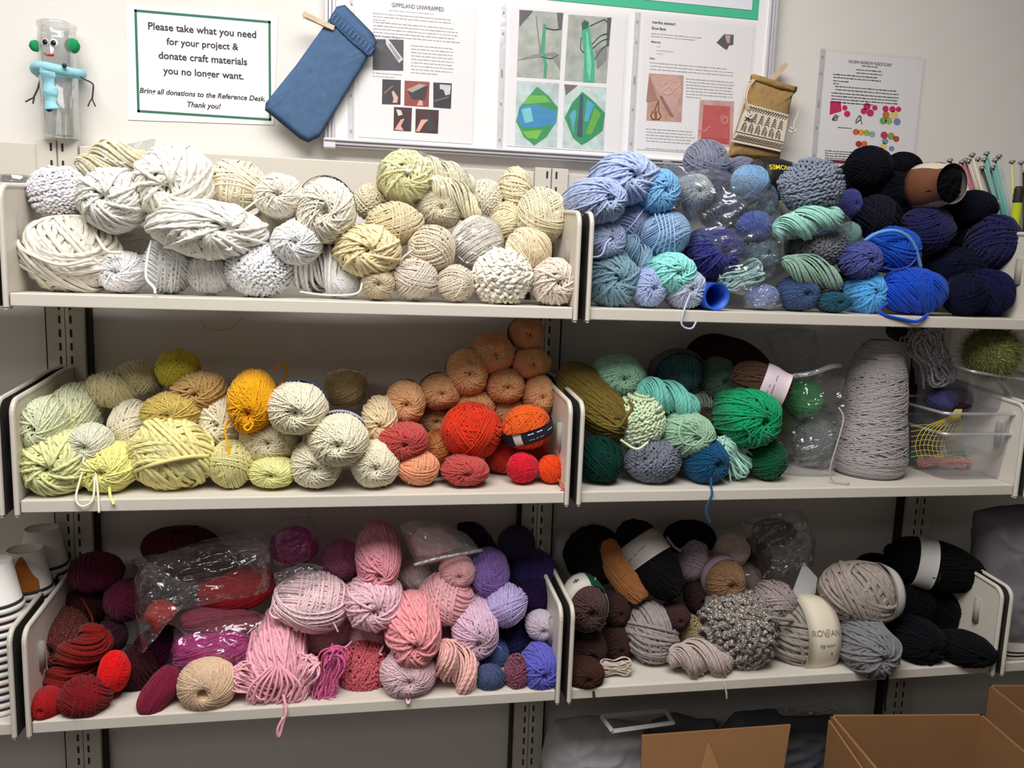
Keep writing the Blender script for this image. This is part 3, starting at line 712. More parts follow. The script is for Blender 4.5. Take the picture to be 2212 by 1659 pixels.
Y('D','f',1570,790,92,60,.075,(50,36,32),'large dark brown skein lying across the back',lie=1,yaw=25,rot=-14)
Y('D','S',1645,826,60,38,0.2,(74,50,38),'brown skein end in a pink printed band',k=1.0,yaw=25,rot=-18,lie=1)
Y('D','s',1610,900,66,62,0.18,(8,146,94),'bright emerald green skein',k=1.35,yaw=4)
Y('D','h',1552,917,46,34,.16,(62,62,54),'dark olive grey hank between sage and emerald skeins',rot=-30)
Y('D','u',1408,1006,60,47,'R',(108,114,128),'grey speckled bumpy ball on the shelf front')
Y('D','f',1517,1012,51,48,'R',(12,76,116),'petrol blue skein with a strand hanging off the shelf',yaw=14)
Y('D','l',1580,992,44,46,'R',(170,218,204),'pale mint loosely wound hank right of the petrol blue skein',rot=-50)
Y('D','m',1657,992,42,45,'R',(10,84,50),'forest green ball below the emerald skein')
Y('D','b',1735,860,40,40,.13,(44,176,84),'vivid green ball seen through the clear bag')
Y('D','b',1760,955,50,54,.12,(120,126,126),'grey ball low inside the clear bag')
Y('D','b',1690,905,30,36,.09,(86,100,52),'moss green ball at the left inside the clear bag')
Y('D','l',2010,770,58,50,.12,(150,150,165),'black, grey and white striped hank above the clear tubs',rot=-55,mat=dict(multi=[(225,225,230),(30,30,34)],scale=20))
Y('D','l',1965,728,44,26,.1,(70,70,78),'dark grey striped hank end under the top shelf',rot=-15)
Y('D','e',2142,762,58,56,0.21,(120,122,62),'shaggy olive eyelash yarn ball at the far right',mat=dict(multi=[(96,100,62),(176,174,96)],scale=12))
Y('D','z',2035,862,36,24,.12,(110,90,160),'purple and blue fuzzy ball in the upper clear tub',mat=dict(multi=[(70,110,170),(150,50,120)],scale=12))
Y('D','b',2128,862,34,24,.12,(90,60,75),'dull plum ball in the upper clear tub')
Y('D','l',2010,1020,26,16,.15,(250,170,150),'peach mini hank at the left in the lower clear tub',rot=5)
Y('D','l',2058,1018,24,15,.15,(248,168,148),'peach mini hank in the middle of the lower clear tub')
Y('D','l',2100,1018,22,15,.15,(246,166,146),'peach mini hank at the right in the lower clear tub')
Y('D','l',2085,985,34,16,.13,(90,165,155),'teal hank lying behind the peach mini hanks')
Y('D','l',2000,985,30,18,.12,(80,135,125),'grey-teal hank at the left in the lower clear tub')
Y('D','b',2010,955,30,28,.11,(60,66,82),'dark slate ball at the left in the clear tubs')
# lower left: reds, pinks, purples
Y('E','b',208,1235,55,44,.09,(84,12,44),'burgundy ball at the back left against the upright')
Y('E','b',274,1296,46,46,.11,(92,14,50),'plum burgundy ball left of the bagged yarn')
Y('E','z',180,1305,48,40,.08,(56,26,28),'dark maroon fuzzy ball behind the tweed skein')
Y('E','y',110,1375,58,62,0.16,(112,42,40),'maroon tweed skein leaning on the left bracket',k=1.5,mat=dict(multi=[(60,24,26),(140,70,50)],scale=16))
Y('E','h',158,1425,72,52,.18,(120,18,14),'dark red twisted hank in the left heap',rot=50)
Y('E','b',247,1450,33,43,0.215,(244,4,12),'bright scarlet ball on the left heap')
Y('E','f',90,1533,31,34,'R',(172,12,20),'small red skein at the lower left corner')
Y('E','z',184,1522,54,44,'R',(118,10,20),'dark red fuzzy ball at the lower left front')
Y('E','z',297,1490,42,48,.17,(52,18,26),'dark aubergine ball right of the scarlet ball')
Y('E','b',238,1376,36,36,.13,(60,32,44),'purple-grey ball above the scarlet ball')
Y('E','s',345,1506,54,32,'R',(118,20,52),'burgundy skein lying at the front left of the cotton ball',lie=1,rot=-128,yaw=28,k=1.2)
Y('E','b',345,1402,52,50,.12,(50,10,32),'dark plum ball behind the clear bags')
Y('E','c',447,1492,60,54,'R',(236,200,166),'cream crochet cotton ball with a round centre hole',v=0,k=.85)
Y('E','f',510,1272,78,46,.12,(176,32,38),'red fuzzy skein inside the clear bag',lie=1,rot=10)
Y('E','b',347,1325,31,28,.17,(190,60,52),'small coral red ball inside the clear bag')
Y('E','s',478,1344,80,30,.15,(150,76,92),'mauve skein inside the clear bag',lie=1,rot=-2)
Y('E','y',458,1402,80,42,.17,(176,44,124),'magenta skein in the lowest clear bag',lie=1,rot=4)
Y('E','b',440,1215,80,42,.08,(66,10,24),'dark red ball under the upper clear bag')
Y('E','f',392,1180,76,42,.05,(70,12,22),'dark red cone of yarn with tan tube at back',k=.8,pit=60,name='yarn_cone')
Y('E','b',635,1180,50,42,.10,(176,34,128),'magenta ball in the topmost clear bag')
Y('E','S',600,1412,58,84,0.185,(240,172,188),'large rose pink skein spilling loops at its front end',pit=-22,k=1.5)
Y('E','l',655,1480,46,44,'R',(240,182,194),'rose pink loop bundle right of the large spilling skein',rot=60)
Y('E','l',545,1488,46,42,'R',(238,176,190),'rose pink loop bundle left under the large spilling skein',rot=-30)
Y('E','m',675,1300,82,64,0.18,(242,206,212),'big pale pink ball with loose loops',k=.85)
Y('E','y',715,1355,60,44,.12,(216,154,168),'dusty pink mohair skein under the big pale ball',lie=1,rot=25)
Y('E','b',737,1212,45,47,.10,(180,100,138),'mauve pink ball left of the tall pink skein')
Y('E','s',817,1196,46,64,0.15,(234,152,166),'tall pink skein standing at the top of the heap',pit=-12,k=1.9)
Y('E','m',897,1243,38,34,.10,(232,222,216),'whitish ball with pink flecks under the ziplock bag',mat=dict(multi=[(240,232,226),(230,190,190)],scale=14))
Y('E','S',808,1296,58,56,0.195,(232,186,200),'pale pink skein with coiled end in the centre of the heap')
Y('E','f',797,1376,40,40,.15,(232,182,196),'small pale pink skein under the central coiled one')
Y('E','S',893,1356,54,70,0.215,(246,160,166),'salmon pink skein with big coiled end',pit=-4,k=1.45)
Y('E','z',963,1293,61,58,0.165,(242,176,182),'fuzzy pink ball under the small pink skein',mat=dict(sheen=.6))
Y('E','f',988,1232,38,37,0.16,(240,176,178),'small pink skein under the corner of the ziplock bag')
Y('E','b',1056,1236,44,54,0.15,(140,108,184),'lavender purple ball right of the ziplock bag')
Y('E','m',1092,1306,46,47,0.18,(188,172,222),'pale lilac ball below the lavender purple one')
Y('E','h',1030,1165,46,26,.07,(42,28,58),'blackish purple hank behind the ziplock bag corner',rot=-38)
Y('E','b',1115,1178,40,42,.07,(52,42,70),'slate purple ball at the back by the middle upright')
Y('E','b',1152,1240,52,54,.11,(38,24,80),'deep violet ball by the right end bracket')
Y('E','b',1168,1285,42,38,.14,(34,18,58),'blackish violet ball above the small lilac-grey skein')
Y('E','f',1168,1349,33,32,.19,(206,190,206),'small lilac-grey skein by the right end bracket')
Y('E','b',1117,1384,48,42,.14,(28,24,72),'deep navy ball under the pale lilac ball')
Y('E','s',1025,1352,50,62,0.18,(222,186,210),'mauve pink skein with thick folded strands',k=1.3,pit=-10)
Y('E','s',960,1386,30,38,.14,(242,188,194),'narrow pink skein between salmon and mauve skeins')
Y('E','f',882,1452,58,52,'R',(236,196,206),'pale pink ball on the shelf front with a short loop',k=1.0)
Y('E','h',985,1465,58,42,'R',(248,192,186),'peach pink hank on the shelf front',rot=-58)
Y('E','m',1067,1420,34,36,.16,(92,108,170),'slate blue ball with a small curl above the greyer one')
Y('E','z',1058,1476,34,29,'R',(68,80,118),'dark slate blue fuzzy ball on the shelf front')
Y('E','u',1115,1462,26,37,'R',(104,18,58),'small burgundy ball speckled with white',mat=dict(multi=[(110,14,60),(104,18,58),(235,190,205)],scale=40))
Y('E','S',1166,1440,38,44,'R',(94,94,192),'violet blue skein in the right corner')
Y('E','b',688,1420,28,24,.12,(214,10,32),'little red ball behind the variegated hank')
Y('E','l',708,1483,52,36,'R',(204,64,130),'magenta and pink variegated hank',rot=75,mat=dict(multi=[(230,120,170),(150,20,80)],scale=18))
Y('E','u',785,1466,55,62,.19,(190,66,86),'large crimson pink tweed ball',mat=dict(multi=[(214,110,118),(140,30,60)],scale=18))
# lower right: browns, greys, blacks
Y('F','f',1262,1300,46,56,0.19,(74,50,47),'dark brown skein in a white and green band',k=1.5)
Y('F','f',1330,1312,31,40,.14,(66,44,42),'dark brown skein right of the green-banded one')
Y('F','f',1266,1398,43,44,.18,(64,43,40),'dark brown skein under the green-banded one')
Y('F','f',1330,1394,32,42,.16,(62,42,40),'dark brown skein left of the chunky grey ball')
Y('F','y',1262,1452,40,32,'R',(62,38,32),'lowest dark brown skein with a strand over the edge')
Y('F','z',1285,1200,68,64,.08,(30,26,25),'large fuzzy black-brown ball behind the green band')
Y('F','f',1345,1233,74,35,0.115,(184,118,68),'long caramel brown skein leaning forward',lie=1,rot=-58,yaw=34,k=1.15)
Y('F','f',1404,1207,94,48,0.15,(18,17,18),'long black skein in a wide pale band',lie=1,rot=-57,yaw=32,k=1.15)
Y('F','b',1490,1162,56,38,.05,(15,14,15),'black ball at the back behind the mauve skein')
Y('F','m',1496,1212,34,46,.1,(176,154,166),'mauve grey ball right of the long black skein',rot=-20)
Y('F','b',1580,1190,38,36,.09,(222,196,184),'pale pink-beige ball at the top of the heap')
Y('F','f',1560,1248,46,47,0.15,(142,108,78),'tan brown skein in a mauve band')
Y('F','b',1615,1255,30,36,.10,(160,134,118),'beige ball in clear plastic beside the tan skein')
Y('F','b',1630,1205,36,44,.06,(76,68,64),'dark taupe ball behind the clear zip bag')
Y('F','f',1458,1329,31,29,.18,(68,44,45),'small dark brown skein between grey ball and black skein')
Y('F','f',1505,1288,28,36,.12,(62,42,42),'small dark brown skein under the tan banded one')
Y('F','k',1405,1383,58,66,.17,(150,140,140),'chunky mauve grey ball left of the tweed ball')
Y('F','u',1488,1367,32,37,.16,(168,152,112),'knobbly straw coloured ball left of the tweed ball')
Y('F','x',1591,1372,80,80,0.195,(140,130,124),'giant grey and white tweed ball',mat=dict(multi=[(70,64,62),(140,130,124),(225,220,214)],scale=26))
Y('F','h',1512,1435,62,40,'R',(184,168,162),'mauve beige hank with a frayed end over the shelf edge',rot=-12)
Y('F','l',1329,1443,32,24,'R',(206,190,178),'small beige hank at the front left')
Y('F','k',1672,1297,48,42,0.175,(158,144,144),'mauve grey wound ball above the large banded ball')
Y('F','k',1730,1388,80,72,0.19,(146,138,130),'thick taupe ball in a cream printed band',k=.85)
Y('F','k',1856,1282,78,66,0.2,(160,148,142),'thick mauve taupe ball with a white band end',rot=-12,k=.85)
Y('F','S',1866,1398,59,58,'R',(122,122,126),'grey skein with coiled end at the shelf front',k=1.35)
Y('F','f',2015,1220,96,52,0.14,(14,14,17),'black skein in a white barcode band on top',lie=1,yaw=25,rot=-8)
Y('F','b',1960,1300,56,52,.12,(13,14,17),'black ball under the barcode banded skein')
Y('F','z',2072,1318,50,48,.13,(13,14,18),'fuzzy black ball by the right end bracket')
Y('F','s',1975,1383,54,48,'R',(14,16,20),'black skein on the shelf right of the grey skein')
Y('F','s',2085,1402,55,36,'R',(13,14,18),'black skein lying in the right corner')
Y('F','b',1890,1225,42,30,.06,(14,14,16),'black ball behind the mauve taupe ball')
Y('F','b',1672,1148,46,28,.06,(120,106,112),'mauve grey ball inside the clear zip bag')
settle()
grow()

# ------------------------------------------------------------------ yarn parts: printed bands and loose ends
band(705, 455, -.12, .12, (52, 52, 58), (('- - - - -', 90, 0, .05, (225, 225, 225), 0),))
band(1664, 388, -.5, .8, (22, 20, 20), (('HOMES', 60, .001, .042, (236, 214, 40), 270),))
band(447, 1494, -.85, -.6, (170, 40, 90))
band(2005, 402, -.3, 1.0, (206, 194, 176), (), a0=-60, a1=135, r=1.16); band(2005, 402, -.3, 1.0, (112, 70, 48), (), a0=135, a1=240, r=1.16); band(2005, 402, -.3, 1.0, (206, 194, 176), (), a0=240, a1=300, r=1.16)
band(644, 880, -.55, .0, (70, 86, 128), (), a0=20, a1=110); band(732, 947, -.6, .05, (206, 204, 218), (('IIIIIIIII', 90, 0, .03, (92, 84, 140), 0),), a0=30, a1=150)
band(876, 868, -.75, -.45, (96, 88, 84)); band(951, 845, -.75, -.4, (150, 140, 140)); band(1138, 720, -.7, -.3, (54, 50, 52)); band(1009, 803, -.8, -.45, (176, 150, 136))
band(1137, 923, -.5, .1, (28, 28, 46), (('-- --', 278, -.08, .026, (225, 225, 230), 180), ('--- -- ----', 278, -.32, .026, (225, 225, 230), 180), ('---', 318, -.2, .014, (225, 225, 230), 180))); band(1137, 923, -.46, .06, (214, 196, 196), (), a0=228, a1=246, r=1.15)
band(1460, 805, .2, .6, (92, 84, 86), (('Soft Touch', 90, 0, .05, (222, 200, 205), 0),))
band(1645, 826, .0, .96, (206, 190, 200), (('-- ---', 78, .45, .03, (140, 110, 130), 0), ('- --', 100, .3, .018, (150, 120, 140), 0)), r=1.24)
band(1262, 1300, -.45, .55, (206, 204, 196), (('*', 118, .01, .012, (40, 40, 40), 0),), a0=80, a1=400)
o = band(1262, 1300, -.45, .55, (16, 70, 58), (('~~~', 62, 0, .03, (220, 225, 220), 70),), a0=35, a1=86, r=1.15)
band(1404, 1207, -.55, .05, (168, 160, 156), (('-- - ---', 80, -.25, .045, (120, 112, 112), 190),))
band(1560, 1248, -.1, .35, (158, 140, 152), (('-- --', 90, 0, .05, (110, 92, 112), 0),))
band(2015, 1220, -.42, -.02, (205, 203, 202), (('IIIIIIII', 100, .012, .022, (40, 40, 44), 0), ('- -', 100, -.01, .016, (60, 60, 64), 90)))
def wrap_band(px, py, x0, x1, c, texts, r=1.2):
    """paper band round a ball, axis = picture horizontal; texts = [(body, x, z, width, colour)] in pixel offsets on the front"""
    it = item(px, py); ob = it['obj']; C = it['C']; m = mpp(C); ry = (it['s'][1])*r; rx = it['s'][0]; m_ = MB()
    e1 = np.array([1.0, 0, 0]); V = []; A = np.radians(np.linspace(-178, 178, 49)); X = np.linspace(x0, x1, 5)
    def pt(x, a, k=1.0, a_=.0):
        rr = max(ry*math.sqrt(max(.05, 1-(x*m/rx)**2*.55)), ry*.7)*k; dz = it['s'][2]*r/ry
        return C+np.array([x*m, -rr*dz*math.cos(a), rr*math.sin(a)])
    q = len(X); h = len(A)*q
    V = [pt(x, a) for a in A for x in X]+[pt(x, a, .985) for a in A for x in X]
    Fc = [(i*q+j, i*q+j+1, (i+1)*q+j+1, (i+1)*q+j) for i in range(len(A)-1) for j in range(q-1)]
    m_.add(V, Fc+[tuple(h+z for z in f[::-1]) for f in Fc]+[(i*q+e, h+i*q+e, h+(i+1)*q+e, (i+1)*q+e) for i in range(len(A)-1) for e in (0, q-1)])
    o = m_.build('label_band', mat(c, .6, noise=.04, nscale=25), ob, True)
    for body, x, z, w, col, sh in texts:
        V, Fc = text_mesh(body, sh, .005); V = V*(w*m/(V[:, 0].max()-V[:, 0].min()))
        MB().add([pt(x+v[0]/m, .42+(z*m+v[1])/(ry), 1.02) for v in V], Fc).build('label_text', mat(col, .6), o)
wrap_band(1730, 1388, -26, 52, (224, 214, 194), (('ROWAN', 13, -2, 66, (150, 140, 125), 0), ('big wool', 14, -27, 36, (120, 108, 96), .25), ('8', 13, -2, 12, (190, 178, 160), .3), ('\u25c6', 26, -46, 6, (110, 100, 92), 0)))
wrap_band(1856, 1282, 46, 76, (205, 202, 200), (), 1.12)

# loose ends
tail(265, 588, [(327, 520, .23), (318, 560, .25), (316, 600, .26), (333, 622, .268), (335, 634, .281)], .0022)
tail(744, 611, [(782, 612, .24), (777, 628, .258), (762, 636, .266), (720, 638, .266), (680, 635, .264), (648, 630, .262)], .0016)
tail(123, 552, [(200, 492, .22), (214, 520, .235), (232, 543, .245), (262, 546, .235)], .0026)
tail(123, 552, [(24, 520, .2), (60, 546, .245), (130, 572, .262), (200, 560, .25)], .003)
tail(452, 497, [(476, 494, .262), (530, 452, .255), (556, 432, .235)], .0018)
tail(452, 497, [(470, 506, .262), (480, 534, .268), (500, 538, .268), (492, 510, .262)], .0018)
tail(898, 610, [(866, 570, .24), (872, 556, .25), (892, 540, .255), (890, 534, .255)], .0022)
tail(984, 615, [(1000, 605, .262), (996, 622, .265), (983, 642, .268)], .001)
tail(1476, 626, [(1492, 634, .262), (1484, 652, .275), (1476, 676, .283), (1472, 698, .284), (1480, 708, .284), (1495, 709, .284), (1504, 695, .283)], .0018)
tail(1306, 520, [(1320, 515, .258), (1310, 525, .262), (1298, 552, .262), (1268, 556, .25)], .0018)
for k in range(5): tail(1437, 505, [(1415+9*k, 462, .2), (1425+8*k, 505, .235), (1405+13*k, 548, .22)], .0013)
tail(1368, 480, [(1392, 450, .17), (1370, 480, .2), (1350, 503, .2)], .0012)
band(1866, 1398, -.9, -.5, (170, 166, 166))
it_ = item(1926, 540)
MB().tube([at(1868, 520, -.2), at(1900, 502, -.215), at(1940, 500, -.215), at(1972, 525, -.21), at(1990, 580, -.2)], .0035, 8).build('blue_cord', yarn_mat((100, 160, 225)), it_['obj'], True)['label'] = 'light blue cord'
tail(1970, 632, [(1915, 655, .25), (1900, 668, .268), (1908, 680, .276), (1950, 690, .28), (1982, 694, .284), (2005, 678, .278)], .003)
tail(1857, 563, [(1890, 573, .22), (1930, 582, .225), (1962, 576, .222), (1982, 555, .2)], .0018)
tail(197, 958, [(188, 980, .255), (180, 1000, .262), (205, 1020, .266), (212, 1070, .276), (214, 1108, .284)], .0018)
tail(197, 958, [(190, 985, .255), (172, 1040, .268), (164, 1078, .28), (178, 1094, .284), (200, 1080, .282), (205, 1030, .268)], .0018)
tail(238, 1023, [(236, 1042, .26), (238, 1070, .27), (246, 1090, .283)], .0022)
tail(545, 865, [(492, 905, .235), (486, 930, .24), (494, 970, .245), (494, 1010, .25)], .0018)
tail(545, 865, [(545, 910, .26), (528, 922, .262), (535, 930, .262), (546, 918, .262), (538, 905, .262)], .002)
tail(545, 865, [(590, 800, .12), (612, 785, .1), (620, 805, .1), (600, 840, .14)], .002)
tail(372, 1005, [(288, 1018, .24), (330, 1004, .265), (400, 988, .27), (450, 985, .24)], .004)
tail(1193, 1025, [(1205, 1035, .25), (1218, 1052, .262), (1210, 1062, .27)], .0014)
tail(1260, 866, [(1300, 916, .266), (1335, 922, .27), (1350, 905, .27), (1366, 880, .265), (1358, 866, .255)], .003)
tail(1480, 937, [(1476, 905, .25), (1467, 930, .262), (1475, 955, .268), (1500, 962, .27), (1522, 945, .268)], .0022)
tail(1378, 910, [(1340, 950, .25), (1375, 970, .262), (1400, 955, .262)], .0025)
tail(1517, 1012, [(1536, 1027, .26), (1536, 1050, .27), (1538, 1068, .284), (1528, 1092, .285), (1526, 1108, .285), (1534, 1130, .285)], .0022)
tail(1610, 900, [(1600, 918, .27), (1618, 935, .272), (1620, 958, .268)], .002)
tail(600, 1412, [(612, 1500, .27), (618, 1535, .284), (612, 1560, .286), (603, 1592, .286), (600, 1575, .287), (612, 1550, .287)], .0026)
for k in range(9):
    x = 540+13*k; tail(600, 1412, [(585+4*k, 1440+3*(k % 3), .262), (x+4, 1480, .272), (x-6, 1512+5*(k % 2), .268), (x+10, 1500, .26), (590+4*k, 1450, .25)], .0024)
tail(675, 1300, [(650, 1290, .22), (640, 1330, .225), (690, 1345, .225), (715, 1340, .22), (730, 1365, .22), (724, 1352, .22)], .0018)
tail(675, 1300, [(600, 1290, .2), (583, 1320, .2), (600, 1335, .21), (645, 1318, .22)], .002)
tail(797, 1376, [(760, 1385, .2), (745, 1398, .205), (715, 1404, .2)], .0018); tail(797, 1376, [(828, 1395, .21), (820, 1412, .22), (826, 1414, .22)], .002)
tail(882, 1452, [(890, 1470, .265), (888, 1500, .272), (882, 1520, .283), (876, 1505, .276)], .0022)
tail(1025, 1352, [(1018, 1420, .225), (1020, 1440, .23), (1032, 1436, .23), (1026, 1418, .228)], .0036)
tail(985, 1465, [(985, 1410, .235), (1000, 1440, .25), (1002, 1475, .262)], .0026)
tail(1067, 1420, [(1070, 1395, .22), (1082, 1400, .225), (1080, 1408, .225)], .0018)
tail(1262, 1452, [(1278, 1470, .255), (1282, 1495, .277), (1284, 1510, .284)], .0026)
tail(1512, 1435, [(1555, 1445, .255), (1562, 1465, .27), (1568, 1490, .284), (1570, 1510, .285)], .0018); tail(1512, 1435, [(1550, 1440, .255), (1562, 1470, .272), (1571, 1500, .285)], .0012)
tail(1975, 1383, [(1930, 1440, .25), (1916, 1450, .277), (1917, 1470, .285), (1912, 1510, .286), (1912, 1535, .286)], .0024)
tail(1730, 1388, [(1640, 1360, .25), (1660, 1335, .255), (1690, 1338, .25), (1712, 1340, .235)], .004)
tail(1497, 1212, [(1440, 1160, .12), (1455, 1180, .13), (1470, 1190, .13)], .003)
tail(137, 1400, [(175, 1290, .1), (200, 1340, .15), (190, 1390, .17)], .0016)
tail(92, 1385, [(60, 1300, .1), (60, 1330, .12)], .0016) if False else None
th = MB().tube([at(432, 690, .03), at(445, 708, .028), at(470, 713, .028), at(500, 707, .028), at(524, 688, .03)], .0009, 6).build('yarn_strand', yarn_mat((205, 190, 165)), None, True)
tag(th, 'faint loose cream strand hanging on the wall below the upper left shelf', 'yarn')

# ------------------------------------------------------------------ clear bags
def pillow(outline, Yc, t, rings=26, crum=.006, seed=1, sub=7, rows=2, scale=16, sharp=.5):
    """closed bulging sheet of plastic or cloth between two layers; outline in pixels, (x, y[, Y])"""
    P = [at(p[0], p[1], -(p[2] if len(p) > 2 else Yc)) for p in outline]; Q = []
    for i in range(len(P)):
        for k in range(sub): Q.append(P[i]+(P[(i+1) % len(P)]-P[i])*k/sub)
    Q = np.array(Q); c = Q.mean(0); n = len(Q); V = []; Fc = []
    for sd in (-1, 1):
        base = len(V)
        for r in range(rings+1):
            f = r/rings
            if r == rings and sd == 1: break
            b = sd*t*math.sqrt(max(0, 1-f**2.4))
            for q in Q:
                p = c+(q-c)*max(f, 1e-3)+np.array([0, b, 0])
                w_ = Vector((p[0]*.7+p[2]*.5, p[1], p[2]*1.5-p[0]*.4)); k = mnoise.noise(Vector(p)*scale+Vector((seed*7.7, 0, sd*3)))*.6-(abs(mnoise.noise(w_*scale*2.1+Vector((seed, 5, 1))))*2.2)**.6*.9
                V.append(p+np.array([0, sd, .4])*k*crum*min(1, 3*(1-f)+.15))
        for r in range(rings):
            for i in range(n):
                i2 = (i+1) % n
                a = base+r*n+i; b_ = base+r*n+i2
                if sd == -1: Fc.append((a, b_, base+(r+1)*n+i2, base+(r+1)*n+i))
                else:
                    o1 = (base+(r+1)*n+i2) if r+1 < rings else rings*n+i2
                    o2 = (base+(r+1)*n+i) if r+1 < rings else rings*n+i
                    Fc.append((a, o2, o1, b_))
    return V, Fc
def bag(outline, Yc, t, label, seed, film=None, crum=.008, scale=16, lip=None, name='plastic_bag', group='clear plastic bags of yarn'):
    m = MB(); V, Fc = pillow(outline, Yc, t, crum=crum, seed=seed, scale=scale); m.add(V, Fc)
    o = m.build(name, film or film_mat(), None, True)
    if lip:
        k = MB()
        for L in lip: k.tube([at(p[0], p[1], -p[2]) for p in L[1]], L[0], 8)
        k.build('bag_lip', film_mat(base=.18, edge=.5, haze=.25), o, True)
    return tag(o, label, 'plastic bag', group)
bag([(165, 400), (172, 345), (215, 318), (280, 312), (335, 300), (322, 350), (318, 395), (240, 420)], .085, .05, 'clear bag around a cream hank with a corner sticking up', 1)
bag([(815, 360), (845, 333), (900, 325), (960, 345), (1010, 370), (1030, 420), (1022, 470), (960, 420), (880, 440), (830, 425)], .12, .06, 'thin clear bag over the pale yellow ball and drooping hank', 2)
bag([(972, 520), (1000, 478), (1045, 462), (1078, 480), (1092, 520), (1080, 568), (1040, 592), (990, 585), (968, 550)], .155, .06, 'crinkled clear wrapper on the off-white ball of the upper left shelf', 3, crum=.012)
bag([(1434, 345), (1470, 372), (1520, 362), (1570, 375), (1625, 378), (1672, 420), (1680, 480), (1692, 540), (1690, 590), (1655, 612), (1560, 605), (1500, 600), (1482, 545), (1475, 480), (1450, 400)], .15, .082, 'big clear bag stuffed with grey and dark blue yarn', 4, film=film_mat(haze=.05, wr=.55, nscale=15), crum=.016, scale=13)
bag([(1600, 620), (1640, 608), (1680, 625), (1692, 660), (1660, 668), (1610, 664)], .2, .03, 'small crinkly clear wrapper at the front of the blue shelf', 5, crum=.01, scale=30)
bag([(1556, 575), (1600, 555), (1640, 568), (1645, 610), (1600, 640), (1562, 625)], .2, .032, 'clear wrapper around the turquoise variegated hank', 6, crum=.008)
bag([(1676, 490), (1700, 455), (1790, 445), (1835, 470), (1838, 500), (1800, 505), (1740, 515), (1690, 518)], .19, .036, 'clear sleeve around the mint hank', 7, crum=.006)
bag([(700, 802), (748, 792), (792, 802), (796, 850), (790, 885), (708, 880)], .075, .042, 'shiny cellophane wrapper around the straw coloured yarn cylinder', 8, crum=.003)
bag([(1672, 1020), (1668, 960), (1690, 900), (1690, 840), (1710, 805), (1810, 790), (1818, 830), (1808, 880), (1790, 940), (1780, 985), (1788, 1025), (1730, 1032)], .15, .075, 'large clear bag holding a vivid green ball', 9, film=film_mat(haze=.045, base=.07, wr=.6, nscale=14), crum=.012,
    lip=[(.005, [(1712, 812, .2), (1755, 806, .215), (1795, 792, .21), (1815, 790, .19)])])
bag([(1650, 720), (1700, 705), (1760, 712), (1770, 760), (1750, 800), (1700, 806), (1668, 770)], .06, .03, 'crumpled clear bag under the upper shelf behind the brown skein', 10, crum=.014)
bag([(290, 1240), (330, 1200), (420, 1180), (560, 1160), (592, 1180), (585, 1270), (480, 1290), (400, 1305), (330, 1350), (300, 1415), (292, 1330)], .17, .06, 'large clear bag over dark red and red yarn', 11, crum=.014)
bag([(282, 1210), (400, 1178), (560, 1140), (600, 1150), (590, 1195), (480, 1215), (300, 1250)], .10, .05, 'flat clear bag folded at the back above the red bag', 12, crum=.012)
bag([(350, 1448), (372, 1400), (375, 1360), (480, 1335), (575, 1330), (570, 1420), (530, 1435), (440, 1440)], .18, .05, 'clear bag around the magenta and mauve skeins', 13, crum=.01)
bag([(583, 1215), (588, 1140), (620, 1105), (670, 1110), (690, 1150), (688, 1205), (640, 1225)], .10, .055, 'clear bag around the magenta ball at the top', 14, crum=.008)
bag([(590, 1240), (650, 1215), (700, 1225), (690, 1260), (640, 1290), (605, 1300)], .2, .03, 'crumpled empty clear bag beside the big pale pink ball', 15, crum=.018, scale=22)
bag([(862, 1135), (900, 1122), (950, 1130), (1010, 1155), (1042, 1190), (1000, 1200), (900, 1222), (880, 1185)], .15, .035, 'ziplock bag with a pale pink yarn lying on the heap', 16, film=film_mat(base=.1, haze=.2), crum=.004,
    lip=[(.003, [(893, 1220, .2), (950, 1205, .205), (1042, 1188, .19)])])
bag([(1595, 1125), (1640, 1110), (1730, 1100), (1760, 1160), (1752, 1220), (1700, 1230), (1655, 1265), (1640, 1230), (1620, 1170)], .12, .05, 'clear zip bag leaning at the back of the brown shelf', 17, crum=.012)
bag([(1590, 1225), (1625, 1215), (1645, 1250), (1635, 1290), (1600, 1290)], .12, .035, 'clear wrapper around the beige ball beside the tan skein', 18, crum=.006)
Y_ = at(950, 1165, -.15)
t = MB(); V, Fc = pillow([(885, 1165), (905, 1140), (950, 1138), (985, 1160), (1000, 1180), (950, 1195), (900, 1200)], .15, .022, crum=.004); t.add(V, Fc)
tag(t.build('yarn_skein', yarn_mat((224, 196, 196)), None, True), 'flattened pale pink skein inside the ziplock bag', 'yarn', GROUP['E'])
# white card in the zip bag
c = MB().prism([at(1708, 1288, -.15), at(1732, 1225, -.15), at(1736, 1215, -.15), at(1766, 1248, -.15), at(1762, 1280, -.15), at(1740, 1312, -.15)], (0, .0006, 0)).build('paper_card', mat((214, 216, 222), .7))
tag(c, 'folded white card standing behind the mauve wound ball', 'card')

